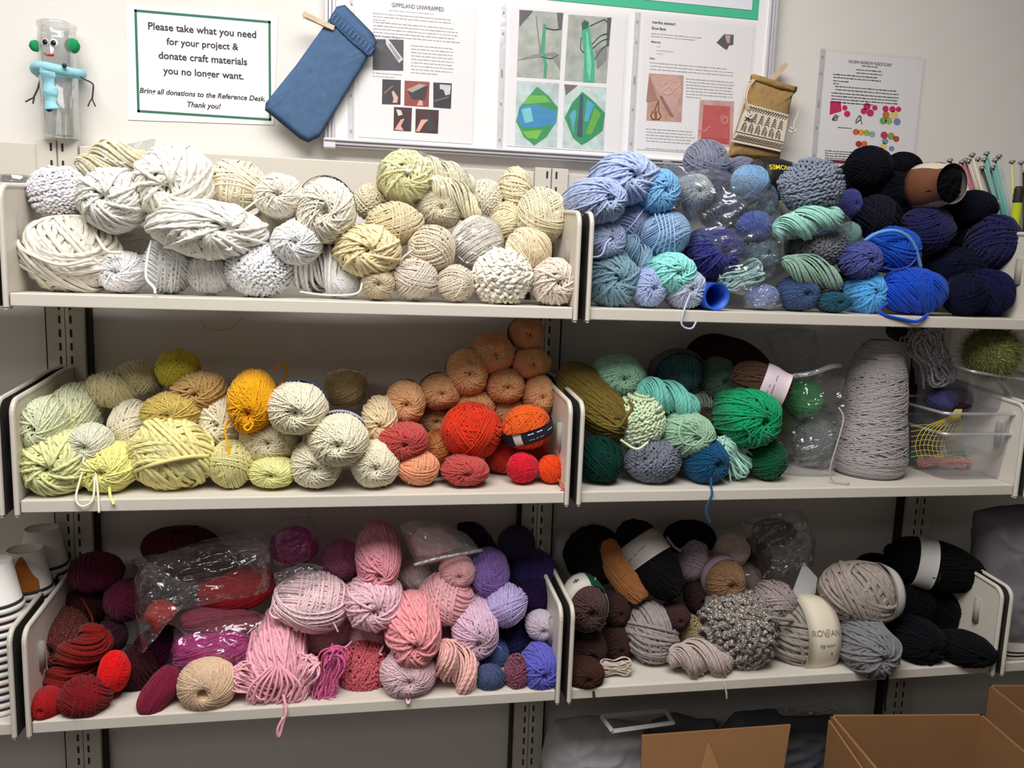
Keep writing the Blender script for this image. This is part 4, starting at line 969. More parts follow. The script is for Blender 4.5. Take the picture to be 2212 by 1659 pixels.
# ------------------------------------------------------------------ blue tube, cone, tubs, cups, jars
C = at(1549, 637, -.262); r = 30*mpp(C); C[2] = ZS+.02+r
m = MB().lathe([(r, 0), (r, .19), (r*.86, .19), (r*.86, 0), (r, 0)], C, 36, ax=(-.04, 1, 0))
o = m.build('cardboard_tube', mat((34, 84, 190), .45, noise=.05, nscale=12), None, True)
tag(o, 'open blue cardboard tube lying at the front of the blue shelf', 'tube')
def cone():
    b = at(1872, 1028, -.17); k = mpp(b); zt = ZS-.307; H = (1040-738)*k*.95; R0, R1 = 76*k, 34*k; prof = lambda u: k*np.interp(u, [0, .03, .12, .29, .455, .62, .75, .825, .9, .96, 1], [60, 70, 75, 71, 64, 62, 57, 51, 43, 32, 24])
    base = np.array([b[0], b[1], zt])
    parts = []; g = np.random.default_rng(5)
    u = np.linspace(0, 1, 40); a = np.linspace(0, 2*np.pi, 48, endpoint=False); rr = prof(u)*.96
    V = np.stack([rr[:, None]*np.cos(a), rr[:, None]*np.sin(a), (u*H)[:, None]+0*a], -1).reshape(-1, 3); i, j = np.meshgrid(np.arange(39), np.arange(48), indexing='ij'); j2 = (j+1) % 48
    Fq = np.stack([i*48+j, i*48+j2, (i+1)*48+j2, (i+1)*48+j], -1).reshape(-1, 4); parts.append((V+base, Fq, np.zeros((len(Fq)*4, 2))))
    Ps = []
    for s in range(380):
        dirn = 1 if s % 2 else -1; u0 = g.uniform(-.05, .97); du = g.uniform(.25, .5) if s % 4 else g.uniform(-.03, .03)
        if u0 > .8 or u0 < .08: du = g.uniform(-.03, .03)
        t = np.linspace(0, 1, 60); uu = u0+du*t*dirn+.004*np.sin(t*9+s); lo_, hi_ = (.06, .86) if abs(du) > .05 else (.004, .996); uu = np.clip(np.where(uu > hi_, 2*hi_-uu, np.where(uu < lo_, 2*lo_-uu, uu)), .004, .996); an = g.uniform(0, 6.28)+t*2*np.pi*.98
        q = prof(uu)+.0004+.0022*(s/380); Ps.append(np.stack([q*np.cos(an), q*np.sin(an), uu*H], 1))
    P = np.array(Ps); N = P.copy(); N[..., 2] = 0; v, f, uv = strands(P, N, .0011, False, 6, .9); parts.append((v+base, f, uv))
    V, Fq, U = join(parts); me = np_mesh('yarn_cone', V, Fq, U); o = bpy.data.objects.new('yarn_cone', me); COL.objects.link(o); me.materials.clear(); me.materials.append(yarn_mat((176, 168, 170)))
    MB().tube([at(1812, 880, -.235), at(1822, 905, -.245), at(1808, 960, -.25), at(1794, 1010, -.25), at(1798, 1038, -.25), at(1830, 1044, -.26), at(1832, 1040, -.255)], .0016, 6).build('loose_end', me.materials[0], o, True)
    tag(o, 'tall pale grey cone of crosswound yarn standing on the green shelf', 'yarn', GROUP['D'])
cone()
tubm = film_mat(tint=(222, 224, 236), base=.07, edge=.3, rough=.2, haze=.06, wr=.15, nscale=8)
tubr = film_mat(tint=(228, 230, 240), base=.2, edge=.4, rough=.25, haze=.34, wr=.1)
def tub(cx_, y0, z0, w0, w1, d0, d1, h, label, tilt=(0, 0), rz=0):
    t = empty('plastic_tub', (cx_, y0, z0)); M_ = Matrix.Translation((cx_, y0, z0)) @ Matrix.Rotation(rz, 4, 'Z') @ Matrix.Rotation(tilt[0], 4, 'X') @ Matrix.Rotation(tilt[1], 4, 'Y')
    t.matrix_basis = M_
    def ringp(w, d, z, rc=.02, n=5):
        o = []
        for (sx, sy, a0) in ((1, 1, 0), (-1, 1, 90), (-1, -1, 180), (1, -1, 270)):
            for k in range(n+1):
                a = math.radians(a0+90*k/n); o.append((sx*(w/2-rc)+rc*math.cos(a), sy*(d/2-rc)+rc*math.sin(a), z))
        return o
    m = MB(); R = [ringp(w0-.03, d0-.03, .001), ringp(w0, d0, .004), ringp((w0+w1)/2, (d0+d1)/2, h*.5), ringp((w0+w1)/2+.006, (d0+d1)/2+.006, h*.53), ringp(w1, d1, h-.004)]
    n = len(R[0]); V = [p for r in R for p in r]
    m.add(V, [(i*n+j, i*n+(j+1) % n, (i+1)*n+(j+1) % n, (i+1)*n+j) for i in range(len(R)-1) for j in range(n)]+[tuple(range(n-1, -1, -1))])
    o = m.build('tub_body', tubm, None, True); o.parent = t
    m = MB(); R = [ringp(w1, d1, h-.005), ringp(w1+.016, d1+.016, h-.005), ringp(w1+.018, d1+.018, h), ringp(w1, d1, h)]; V = [p for r in R for p in r]
    m.add(V, [(i*n+j, i*n+(j+1) % n, ((i+1) % 4)*n+(j+1) % n, ((i+1) % 4)*n+j) for i in range(4) for j in range(n)])
    o = m.build('rim', tubr, None, True); o.parent = t
    return tag(t, label, 'storage tub', 'clear plastic tubs on the middle right shelf')
tb = at(2056, 1030, -.17); zt = ZS-.307
tub(tb[0]+.004, -.14, zt+.001, .155, .19, .19, .215, .098, 'lower clear plastic tub with peach hanks inside', rz=.0)
tub(tb[0]+.012, -.142, zt+.048, .165, .205, .19, .215, .092, 'clear plastic tub nested in the lower tub, holding yellow netting', rz=-.02)
tub(tb[0]+.06, -.125, zt+.145, .16, .2, .18, .2, .075, 'topmost tilted clear tub under the shaggy olive ball', tilt=(.1, .12))
# yellow netting
m = MB(); g = random.Random(4)
for k in range(10):
    x = 1978+9*k; m.tube([at(2072+1.5*(k-5), 884, -.236), at(2062+3*(k-5), 902, -.238), at(x+18, 925, -.236), at(x, 960, -.232), at(x+6, 990, -.23)], .0007, 5)
for k in range(7):
    y = 915+11*k; m.tube([at(1968, y+6, -.23), at(2000, y+2, -.235), at(2030, y+5, -.236), at(2080, y-2, -.234)], .0005, 5)
tag(m.build('mesh_bag', yarn_mat((214, 190, 70)), None, True), 'yellow string netting hooked over the tub rim', 'net bag')
# cups on the neighbouring shelf
cupm = [mat((225, 224, 220), .55), mat((60, 52, 56), .6), mat((120, 34, 44), .6), mat((46, 74, 60), .6), mat((50, 74, 120), .6)]
def cup_mesh(col, r=.043, h=.08):
    m = MB(); m.lathe([(r*.66, h), (r*.96, .008), (r*1.03, .006), (r*1.05, 0), (r*.98, -.001), (r*.94, .006), (r*.64, h-.002)], n=40)
    m.lathe([(0, h-.004), (r*.65, h-.004), (r*.66, h)], n=40); m.lathe([(r*.945, .0135), (r*.99, .0135), (r*.985, .0085), (r*.945, .0085)], n=40, mi=1)
    return m.build('paper_cup', [cupm[0], cupm[col]], None, True)
protos = {}; PITCH = .0135
def cup_stack(px, Yc, n, names, cols):
    b = at(px, 1500, Yc); zt = ZS-.684
    for i in range(n):
        c = cols[i % len(cols)]
        if c not in protos: o = protos[c] = cup_mesh(c)
        else: o = protos[c].copy(); COL.objects.link(o)
        o.location = (b[0], Yc, zt+.001+i*PITCH); tag(o, names(i), 'paper cup', 'upside-down paper cups in stacks at the left edge')
ordn = ['lowest', 'second', 'third', 'fourth', 'fifth', 'sixth', 'seventh', 'eighth', 'ninth', 'tenth', 'eleventh', 'twelfth', 'thirteenth', 'fourteenth', 'fifteenth', 'sixteenth', 'seventeenth', 'eighteenth', 'nineteenth', 'twentieth']
cup_stack(0, -.215, 14, lambda i: ('topmost upside-down white cup of the near striped stack' if i == 13 else '%s upside-down paper cup from the bottom, near striped stack' % ordn[i]), [2, 4, 1, 2, 1, 1, 2, 1, 3, 1, 1, 2, 1, 1, 2, 1, 1])
cup_stack(70, -.12, 13, lambda i: ('topmost cup of the second stack, printed orange-brown' if i == 12 else '%s cup from the bottom of the second stack of cups' % ordn[i]), [1, 1, 2, 1])
cup_stack(108, -.045, 14, lambda i: ('topmost cup of the stack nearest the wall' if i == 13 else '%s cup from the bottom of the stack nearest the wall' % ordn[i]), [1, 1, 1])
top = [o for o in COL.objects if o.get('label', '').startswith('topmost cup of the second')][0]
m = MB(); A = np.radians(np.linspace(-130, -40, 14)); Hs = np.linspace(0, 1, 8); V = []
for i_, a_ in enumerate(A):
    for h_ in Hs:
        z_ = .014+h_*(.012+.05*math.exp(-((i_-7)/4.0)**2)); r_ = .043*(.965-.3*(z_-.008)/.072)+.0006; V.append((r_*math.cos(a_), r_*math.sin(a_), z_))
m.add(V, [(i_*8+j, (i_+1)*8+j, (i_+1)*8+j+1, i_*8+j+1) for i_ in range(13) for j in range(7)]); o = m.build('printed_picture', mat((176, 100, 34), .55, noise=.25, nscale=60), None, True); o.parent = top
glass = film_mat(tint=(240, 244, 244), base=.08, edge=.55, rough=.05, haze=.06, wr=0.0)
b = at(38, 400, -.1); t = empty('glass_jar', (b[0], -.1, ZS+.02))
m = MB().lathe([(0, 0), (.026, 0), (.028, .01), (.028, .15), (.024, .158), (.024, .17), (.022, .17), (.022, .158), (.026, .15), (.026, .012), (0, .006)], (b[0], -.1, ZS+.02), 32)
m.build('jar_body', glass, t, True)
MB().lathe([(.0265, .172), (.0265, .186), (.0245, .188), (0, .188), (0, .172), (.0265, .172)], (b[0], -.1, ZS+.02), 32).build('jar_lid', glass, t, True)
MB().lathe([(0, .008), (.025, .008), (.025, .148), (0, .148)], (b[0], -.1, ZS+.02), 24).build('white_filling', mat((226, 222, 216), .8), t, True)
tag(t, 'glass jar with white filling behind the upper left bracket', 'jar')
# brown bundle at the left edge, middle shelf
b = at(-8, 1000, -.18); m = MB(); g = random.Random(2)
for k in range(40):
    a = g.uniform(0, 6.28); rr = .04*math.sqrt(g.random()); x, y = b[0]-.02+rr*math.cos(a), -.17+rr*math.sin(a)
    m.tube([(x, y, ZS-.306), (x+g.uniform(-.004, .004), y, ZS-.25), (x+g.uniform(-.012, .012), y+g.uniform(-.01, .01), ZS-.306+g.uniform(.1, .13))], .002, 5)
tag(m.build('straw_bundle', mat((110, 74, 56), .8, noise=.3, nscale=60), None, True), 'brown straw bundle at the left edge of the photo', 'straw bundle')

# ------------------------------------------------------------------ knitting needles
def needle(i, hx, hy, bx, by, Yc, col, r, label, head=(150, 146, 140), tagc=None):
    p1 = at(hx, hy, -Yc); p0 = at(bx, by, -Yc); d = (p0-p1)/np.linalg.norm(p0-p1)
    tt = (p1[2]-(ZS+.022))/max(.2, -d[2]); p0 = p1+d*min(tt, .34)
    t = empty('knitting_needle', tuple(p0)); MB().tube([p0, p1], r, 8, smooth=False).build('shaft', mat(col, .35), t, True)
    MB().lathe([(0, -.002), (r*2.5, -.002), (r*2.7, .0015), (r*1.6, .004), (0, .0045)], tuple(p1), 16, ax=tuple(-d)).build('head', mat(head, .3, .5), t, True)
    if tagc:
        q = p1-(p1-p0)*tagc; e = np.array([.0085, 0, 0]); w = np.array([0, 0, .011])
        MB().box(q-e-w+np.array([0, -r-.002, 0]), q+e+w+np.array([0, r+.001, 0])).build('size_tag', mat((220, 214, 208), .7), t)
    tag(t, label, 'knitting needle', 'knitting needles standing at the right end of the upper shelf')
NC = [(2052, 347, 2092, 470, (44, 66, 58), 'dark green needle, leftmost of the bunch'), (2060, 362, 2110, 480, (60, 72, 70), 'dark grey needle second from left in the bunch'),
      (2078, 350, 2118, 470, (176, 74, 100), 'pink needle, left of the cream needles'), (2084, 346, 2124, 470, (180, 88, 110), 'pink needle leaning on its twin'),
      (2092, 348, 2135, 470, (205, 190, 165), 'cream needle with a rolled paper collar'), (2100, 335, 2140, 480, (212, 198, 176), 'tall cream needle in the middle of the bunch'),
      (2112, 344, 2150, 490, (200, 192, 180), 'pale ivory needle right of the tall cream one'), (2122, 363, 2160, 490, (52, 54, 54), 'short dark needle with a white size tag'),
      (2126, 345, 2165, 500, (88, 160, 150), 'teal needle left of the tallest teal one'), (2131, 332, 2172, 500, (84, 164, 156), 'tallest teal needle in the bunch'),
      (2145, 362, 2178, 500, (96, 172, 166), 'shorter teal needle with a tag'), (2150, 346, 2186, 510, (90, 168, 160), 'teal needle near the right of the bunch'),
      (2158, 338, 2190, 500, (170, 178, 182), 'silver needle at the right of the bunch'), (2186, 350, 2192, 500, (206, 206, 120), 'pale yellow needle standing apart at the right'),
      (2206, 352, 2206, 500, (150, 150, 140), 'grey needle at the right photo edge'), (2211, 372, 2211, 500, (60, 56, 50), 'dark short needle cut by the right photo edge')]
for i, (hx, hy, bx, by, c, l) in enumerate(NC):
    needle(i, hx, hy, bx, by, .07+.012*(i % 3), c, .0024, l, tagc={4: .3, 7: .25, 10: .42, 11: .5}.get(i))
p = at(2199, 428, -.1); t = empty('craft_tool', (p[0], p[1], ZS+.02))
MB().lathe([(.006, ZS+.021-p[2]), (.009, ZS+.05-p[2]), (.009, -.01), (0, -.01)], tuple(p), 20).build('handle', mat((176, 186, 40), .4), t, True)
MB().lathe([(.0085, -.012), (.0098, -.006), (.0092, 0), (.0098, .006), (.0092, .012), (.0096, .018), (.007, .024), (0, .025)], tuple(p), 20).build('grip', mat((40, 40, 38), .6), t, True)
tag(t, 'lime green tool with a ribbed black grip beside the needles', 'craft tool')

# ------------------------------------------------------------------ things on the wall
EX, EZ = np.array([1.0, 0, 0]), np.array([0, 0, 1.0])
def flat(name, pts, Yp, m_, parent=None, th=.0004, bevel=0):
    """thin sheet with its own thickness, outline given at the plane Y=Yp"""
    P = [at(x, y, Yp) for x, y in pts]
    a = sum(P[i][0]*P[(i+1) % len(P)][2]-P[(i+1) % len(P)][0]*P[i][2] for i in range(len(P)))
    if a > 0: P = P[::-1]
    return MB().prism(P, (0, th, 0)).build(name, m_, parent)
def rect(name, x0, y0, x1, y1, Yp, m_, parent=None, th=.0004):
    """upright rectangle through two picture corners"""
    a, b = at(x0, y0, Yp), at(x1, y1, Yp)
    return MB().box((a[0], Yp, a[2]), (b[0], Yp+th, b[2])).build(name, m_, parent)
def line(mb, body, px, py, wpx, Yp, shear=0, bold=0.0, hmul=1.0, mi=0):
    c = at(px, py, Yp); put_text(mb, body, c, EX, EZ, wpx*mpp(c), shear, bold, mi, hmul)
ink = mat((62, 62, 66), .7); ink2 = mat((168, 165, 168), .7); paper = mat((236, 232, 234), .6, noise=.01, nscale=5)
def para(mb, px0, px1, py, n, dy, Yp, g, h=3.2, last=1.0):
    """lines of print too small to read: word-length dashes"""
    for k in range(n):
        a, b = at(px0, py+dy*k, Yp), at(px1, py+dy*k, Yp); x = a[0]; e = a[0]+(b[0]-a[0])*(last if k == n-1 else g.uniform(.9, 1)); hh = h*mpp(a)*.36
        while x < e-.003:
            w = min(g.uniform(.003, .011), e-x); mb.box((x, Yp, a[2]-hh*g.uniform(.8, 1.1)), (x+w, Yp+.0003, a[2]+hh*g.uniform(.3, .8))); x += w+.0016
g = random.Random(9)
# the sign
S = WALLY-.0015
t = empty('paper_sign', tuple(at(436, 150, S))); flat('paper', [(272, 8), (601, 32), (592, 270), (276, 259)], S, paper, t, .0006)
a, b = at(290, 20, S-.0004), at(586, 261, S-.0004); q = .0021; m = MB(); y0, y1 = S-.0005, S
m.box((a[0], y0, a[2]-2*q), (b[0], y1, a[2])); m.box((a[0], y0, b[2]), (b[0], y1, b[2]+2*q)); m.box((a[0], y0, b[2]), (a[0]+2*q, y1, a[2])); m.box((b[0]-2*q, y0, b[2]), (b[0], y1, a[2]))
m.build('green_border', mat((48, 112, 88), .6), t); Yt = S-.0005; tx = mat((58, 56, 62), .7)
for s, x, y, w in (('Please take what you need', 438, 66, 222), ('for your project &', 438, 96, 148), ('donate craft materials', 439, 127, 182), ('you no longer want.', 440, 159, 165)): m = MB(); line(m, s, x, y, w, Yt, 0, .018); m.build('text_line', tx, t)
for s, x, y, w in (('Bring all donations to the Reference Desk.', 439, 205, 258), ('Thank you!', 441, 228, 69)): m = MB(); line(m, s, x, y, w, Yt, .22, .018); m.build('text_line', tx, t)
tag(t, 'white sign with a green border asking for craft donations, left of the denim pouch', 'sign')
# whiteboard
BY = .014; t = empty('whiteboard', (.92, BY, ZS+.3)); alu = mat((206, 204, 212), .35, .3)
x0, x1, z0, z1 = .470, 1.381, ZS+.3, ZS+.93
MB().box((x0+.01, BY, z0+.008), (x1-.01, WALLY, z1)).build('board', mat((240, 237, 238), .3), t)
m = MB()
for k in range(3): m.box((x0+.0068*k, BY-.006-.0015*(k == 1), z0-.001), (x0+.0068*k+.0058, WALLY, z1)); m.box((x1-.0068*k-.0058, BY-.006-.0015*(k == 1), z0-.001), (x1-.0068*k, WALLY, z1))
m.box((x0, BY-.004, z0), (x1, WALLY, z0+.004)); m.box((x0, BY-.008, z0+.004), (x1, WALLY, z0+.0105)); m.box((x0, BY-.012, z0+.0105), (x1, WALLY, z0+.014))
m.build('frame', alu, t, bevel=.0008)
m = MB(); m.box((x0-.002, BY-.009, z0-.003), (x0+.021, WALLY, z0+.016)); m.box((x1-.021, BY-.009, z0-.003), (x1+.002, WALLY, z0+.016)); m.build('corner_cap', mat((214, 212, 220), .4), t, bevel=.002)
tag(t, 'framed whiteboard on the wall holding the instruction sheets', 'whiteboard')
# green poster
t = empty('poster', (1.0, BY, ZS+.66)); P0, P1 = at(1060, 2, BY-.001), at(1637, 43, BY-.001)
MB().box((.62, BY-.0012, P1[2]), (P1[0], BY-.0004, P1[2]+.25)).build('backing_card', mat((70, 186, 146), .6), t)
P2 = at(1624, 22, BY-.002); MB().box((.66, BY-.0022, P2[2]), (P2[0], BY-.0012, P2[2]+.22)).build('paper', mat((226, 226, 234), .6), t)
MB().box((P2[0]-.09, BY-.0026, P2[2]+.019), (P2[0]-.012, BY-.0022, P2[2]+.15)).build('dark_photo', mat((40, 40, 46), .5), t)
tag(t, 'green poster with a white paper at the top edge of the whiteboard', 'poster')
sleeve = film_mat(tint=(240, 238, 246), base=.025, edge=.06, rough=.22, haze=.02, wr=.12, nscale=9)
strip = film_mat(tint=(236, 234, 240), base=.08, edge=.1, rough=.3, haze=.25, wr=.1)
def sheet(px0, py0, px1, py1, Yp, label, holes, gap=.012):
    a, b = at(px0, py0, Yp), at(px1, py1, Yp); t = empty('instruction_sheet', ((a[0]+b[0])/2, Yp, (a[2]+b[2])/2))
    MB().box((a[0], Yp, b[2]), (b[0], Yp+.0004, a[2])).build('paper', paper, t)
    m = MB(); nx = 10; X = np.linspace(a[0]-gap, b[0]+.005, nx); Z = np.linspace(b[2]-.006, a[2]+.006, nx); V = [(x, Yp-.0022-.0012*mnoise.noise(Vector((x*9, 1, z*9))), z) for x in X for z in Z]
    m.add(V, [(i*nx+j, (i+1)*nx+j, (i+1)*nx+j+1, i*nx+j+1) for i in range(nx-1) for j in range(nx-1)]); m.build('clear_sleeve', sleeve, t, True)
    m = MB(); m.box((a[0]-gap-.008, Yp-.0004, b[2]-.006), (a[0]-gap+.004, Yp+.0004, a[2]+.006)); m.build('punched_strip', strip, t)
    m = MB()
    for k in (.04, .3, .5, .52, .54, .8, .95): z = b[2]+(a[2]-b[2])*k; m.box((a[0]-gap-.0035, Yp-.0009, z-.0022), (a[0]-gap-.0005, Yp-.0005, z+.0022))
    m.build('punch_holes', mat((150, 148, 152), .7), t)
    return tag(t, label, 'sheet of paper', 'instruction sheets in clear sleeves')
SY = BY-.0012; TY = SY-.0004; QY = SY-.0009
def photo(parent, pts, c, shapes, name='photo'):
    o = flat(name, pts, TY, mat(c, .5, noise=.45, nscale=55), parent)
    for i, (sp, sc) in enumerate(shapes): flat('photo_detail', sp, QY-.00004*i, mat(sc, .5, noise=.22, nscale=70), o)
def noodle(parent, pts, c, r=.0008, name='photo_detail'):
    return MB().tube([at(x, y, QY-.0003) for x, y in pts], r, 6).build(name, mat(c, .6), parent)
# sheet 1
t = sheet(776, -5, 1020, 311, SY, 'instruction sheet about a cutlery pouch beside the denim pouch', 0); m = MB()
line(m, 'GIPPSLAND UNWRAPPED', 903, 16, 112, TY, 0, .005, 1.25); m.build('title', ink, t); m = MB()
para(m, 840, 938, 22, 1, 6, TY, g, 2); para(m, 806, 990, 28, 3, 7, TY, g, 3, .14); para(m, 806, 995, 47, 5, 7.3, TY, g, 3.4); para(m, 888, 985, 98, 9, 7.3, TY, g, 3.2, .6); para(m, 805, 873, 157, 2, 7, TY, g, 3, .7)
line(m, 'Denim Cutlery Pouch', 835, 80, 58, TY); m.build('print', ink2, t)
photo(t, [(806, 84), (872, 86), (871, 153), (805, 151)], (74, 74, 80), [([(833, 84), (840, 86), (871, 128), (862, 136), (834, 96)], (214, 210, 214)), ([(838, 95), (843, 95), (866, 126), (860, 131)], (160, 156, 160))])
photo(t, [(826, 171), (866, 173), (865, 226), (825, 225)], (62, 54, 58), [([(846, 198), (850, 196), (860, 210), (858, 222), (848, 222), (850, 214)], (226, 180, 170)), ([(828, 200), (848, 184), (850, 187), (830, 204)], (120, 112, 116))])
photo(t, [(874, 174), (928, 177), (926, 231), (873, 228)], (150, 70, 68), [([(880, 196), (915, 184), (924, 186), (918, 216), (890, 214)], (52, 50, 54)), ([(878, 194), (906, 181), (922, 184), (890, 200)], (176, 160, 148)), ([(900, 228), (906, 216), (912, 218), (914, 228)], (230, 160, 150))])
photo(t, [(936, 178), (976, 180), (974, 235), (936, 232)], (48, 46, 52), [([(950, 182), (974, 184), (972, 204), (962, 206), (958, 194), (950, 192)], (206, 200, 206)), ([(938, 216), (970, 208), (970, 211), (938, 220)], (110, 108, 112))])
photo(t, [(851, 231), (890, 233), (888, 284), (850, 282)], (74, 40, 44), [([(864, 252), (874, 248), (886, 280), (872, 280)], (44, 44, 48)), ([(856, 236), (866, 238), (870, 248), (860, 250)], (220, 216, 214)), ([(852, 280), (866, 258), (874, 256), (866, 272), (872, 282)], (226, 170, 156))])
photo(t, [(898, 235), (948, 238), (946, 289), (897, 286)], (72, 36, 40), [([(916, 244), (928, 240), (942, 282), (926, 284)], (56, 56, 62)), ([(898, 284), (910, 258), (926, 258), (916, 268), (906, 284)], (230, 176, 160))])
# sheet 2
t = sheet(1104, 13, 1338, 330, SY, 'sheet of four photos of a green and blue scrunched fabric bag', 0)
photo(t, [(1122, 21), (1217, 28), (1209, 172), (1116, 166)], (172, 176, 168), [([(1122, 21), (1152, 23), (1122, 58)], (92, 88, 92)), ([(1203, 27), (1217, 28), (1213, 62), (1206, 60)], (90, 88, 92)), ([(1117, 130), (1150, 118), (1200, 112), (1210, 130), (1209, 150), (1190, 120)], (140, 142, 138)),
      ([(1174, 50), (1180, 52), (1176, 112), (1182, 140), (1180, 168), (1174, 168), (1176, 140), (1168, 110)], (70, 160, 118))])
noodle(t, [(1158, 35), (1163, 80), (1167, 108), (1164, 118)], (104, 108, 108), .0006); noodle(t, [(1178, 60), (1196, 64), (1212, 62)], (40, 80, 74), .0009); noodle(t, [(1168, 122), (1190, 126), (1206, 118)], (60, 100, 90), .0007)
photo(t, [(1228, 31), (1321, 38), (1310, 180), (1219, 174)], (170, 174, 166), [([(1312, 38), (1321, 38), (1315, 100), (1310, 100)], (86, 84, 90)), ([(1286, 110), (1312, 96), (1310, 130), (1290, 150)], (132, 136, 136)),
      ([(1262, 44), (1272, 48), (1276, 80), (1284, 130), (1284, 178), (1260, 177), (1262, 120), (1256, 70)], (64, 176, 136)), ([(1266, 70), (1270, 70), (1278, 140), (1274, 176), (1268, 150)], (120, 206, 176)), ([(1256, 50), (1263, 43), (1272, 48), (1270, 60), (1258, 66)], (44, 92, 74))])
for p in ([(1274, 56), (1296, 46), (1306, 42), (1312, 48)], [(1278, 96), (1296, 78), (1314, 72)], [(1280, 104), (1300, 88), (1314, 84)], [(1284, 128), (1300, 106), (1315, 94)], [(1256, 80), (1254, 104), (1262, 114)]): noodle(t, p, (52, 78, 80), .0008)
photo(t, [(1116, 174), (1208, 180), (1203, 319), (1112, 313)], (190, 206, 204), [([(1160, 187), (1184, 206), (1205, 232), (1202, 262), (1180, 296), (1154, 314), (1132, 296), (1115, 262), (1122, 232)], (58, 150, 88)),
      ([(1124, 230), (1158, 226), (1202, 240), (1200, 268), (1170, 274), (1130, 276), (1118, 258)], (64, 140, 190)), ([(1142, 206), (1176, 206), (1190, 220), (1150, 224), (1130, 224)], (112, 186, 80)), ([(1128, 284), (1172, 280), (1160, 300), (1140, 298)], (120, 190, 70)), ([(1126, 236), (1146, 232), (1152, 262), (1134, 266)], (120, 200, 210))])
photo(t, [(1219, 182), (1310, 189), (1304, 325), (1215, 319)], (196, 212, 208), [([(1219, 182), (1248, 184), (1222, 206)], (120, 104, 104)), ([(1258, 198), (1282, 218), (1307, 244), (1302, 282), (1270, 306), (1256, 313), (1238, 298), (1220, 254), (1236, 222)], (52, 146, 96)),
      ([(1268, 214), (1284, 226), (1270, 262), (1262, 262)], (80, 170, 200)), ([(1284, 232), (1298, 246), (1278, 290), (1266, 288)], (106, 176, 70)), ([(1230, 248), (1240, 236), (1246, 240), (1238, 288)], (90, 170, 190)), ([(1254, 204), (1260, 204), (1258, 296), (1246, 294), (1250, 250)], (66, 82, 100))])
# sheet 3
t = sheet(1392, 34, 1608, 337, SY, 'instruction sheet for drawstring shoe bags with pink photos', 0); m = MB()
line(m, 'martha stewart', 1434, 50, 53, TY, 0, .02); line(m, 'Shoe Bags', 1423, 62, 32, TY, 0, .02); line(m, 'Materials', 1417, 91, 21, TY, 0, .015); line(m, 'Steps', 1409, 126, 12, TY, 0, .015); m.build('title', ink, t); m = MB()
line(m, 'fabric', 1423, 101, 10, TY); line(m, 'coordinating thread', 1436, 110, 38, TY); line(m, 'cording', 1425, 116, 14, TY)
para(m, 1407, 1525, 72, 2, 6, TY, g, 3, .8); para(m, 1404, 1588, 135, 3, 7, TY, g, 3.2, .98); para(m, 1482, 1588, 170, 7, 6.5, TY, g, 3.2, .3); para(m, 1395, 1504, 278, 5, 6.5, TY, g, 3.2, .9); para(m, 1394, 1494, 320, 1, 6, TY, g, 3); m.build('print', ink2, t)
photo(t, [(1564, 74), (1585, 75), (1584, 97), (1575, 98), (1570, 108), (1563, 104), (1548, 92)], (92, 88, 92), [([(1566, 76), (1578, 76), (1576, 94), (1570, 92)], (190, 160, 160))])
photo(t, [(1402, 158), (1477, 163), (1472, 264), (1396, 260)], (196, 156, 142), [([(1402, 162), (1422, 216), (1396, 220)], (170, 124, 112)), ([(1404, 164), (1464, 162), (1474, 196), (1452, 250), (1424, 206)], (206, 166, 156)), ([(1424, 208), (1430, 206), (1456, 252), (1448, 252)], (150, 110, 100))])
for p in ([(1432, 184), (1440, 176), (1446, 186), (1436, 192), (1430, 200), (1444, 204), (1454, 196), (1448, 190)], [(1452, 178), (1462, 176), (1466, 186), (1456, 194)]): noodle(t, p, (226, 188, 178), .0008)
for dx in (0, 9): noodle(t, [(1410+dx, 240), (1406+dx, 250), (1412+dx, 258), (1418+dx, 250), (1414+dx, 240), (1422, 216)], (140, 84, 48), .0012)
photo(t, [(1512, 215), (1586, 219), (1582, 318), (1506, 312)], (204, 166, 158), [([(1520, 226), (1577, 230), (1576, 312), (1514, 306)], (196, 92, 92)), ([(1514, 296), (1576, 300), (1570, 312), (1546, 304), (1516, 312)], (178, 78, 80))])
for p in ([(1508, 280), (1522, 284), (1530, 276), (1536, 274)], [(1556, 256), (1562, 250), (1572, 260), (1564, 268), (1560, 258), (1574, 252)]): noodle(t, p, (232, 178, 172), .0008)
# right-hand sheet on the wall
SY = WALLY-.0012; TY = SY-.0004; QY = SY-.0009
t = sheet(1785, 112, 1972, 358, SY, 'no-sew fleece scarf instruction sheet on the wall right of the burlap pouch', 0, .006); m = MB()
line(m, 'NO-SEW RAINBOW FLEECE SCARF', 1880, 137, 102, TY, 0, .01, 1.35); m.build('title', ink, t); m = MB()
para(m, 1862, 1896, 142, 1, 5, TY, g, 3); para(m, 1850, 1906, 150, 2, 7, TY, g, 3); para(m, 1800, 1904, 160, 2, 6.5, TY, g, 3.2); para(m, 1800, 1840, 174, 2, 6, TY, g, 3, .3); para(m, 1804, 1942, 186, 2, 7, TY, g, 3.2); para(m, 1796, 1952, 200, 4, 6.6, TY, g, 3.4, .6); para(m, 1810, 1840, 275, 1, 6, TY, g, 2.6); para(m, 1782, 1906, 325, 5, 5.3, TY, g, 2.8); m.build('print', ink, t)
def blob(x, y, r, c, sy=1.0, n=9): flat('printed_drawing', [(x+r*math.cos(6.2832*k/n), y+r*sy*math.sin(6.2832*k/n)) for k in range(n)], TY, mat(c, .6), t)
pk = (206, 30, 92)
flat('printed_drawing', [(1794, 218), (1816, 219), (1818, 240), (1792, 248)], TY, mat(pk, .6), t)
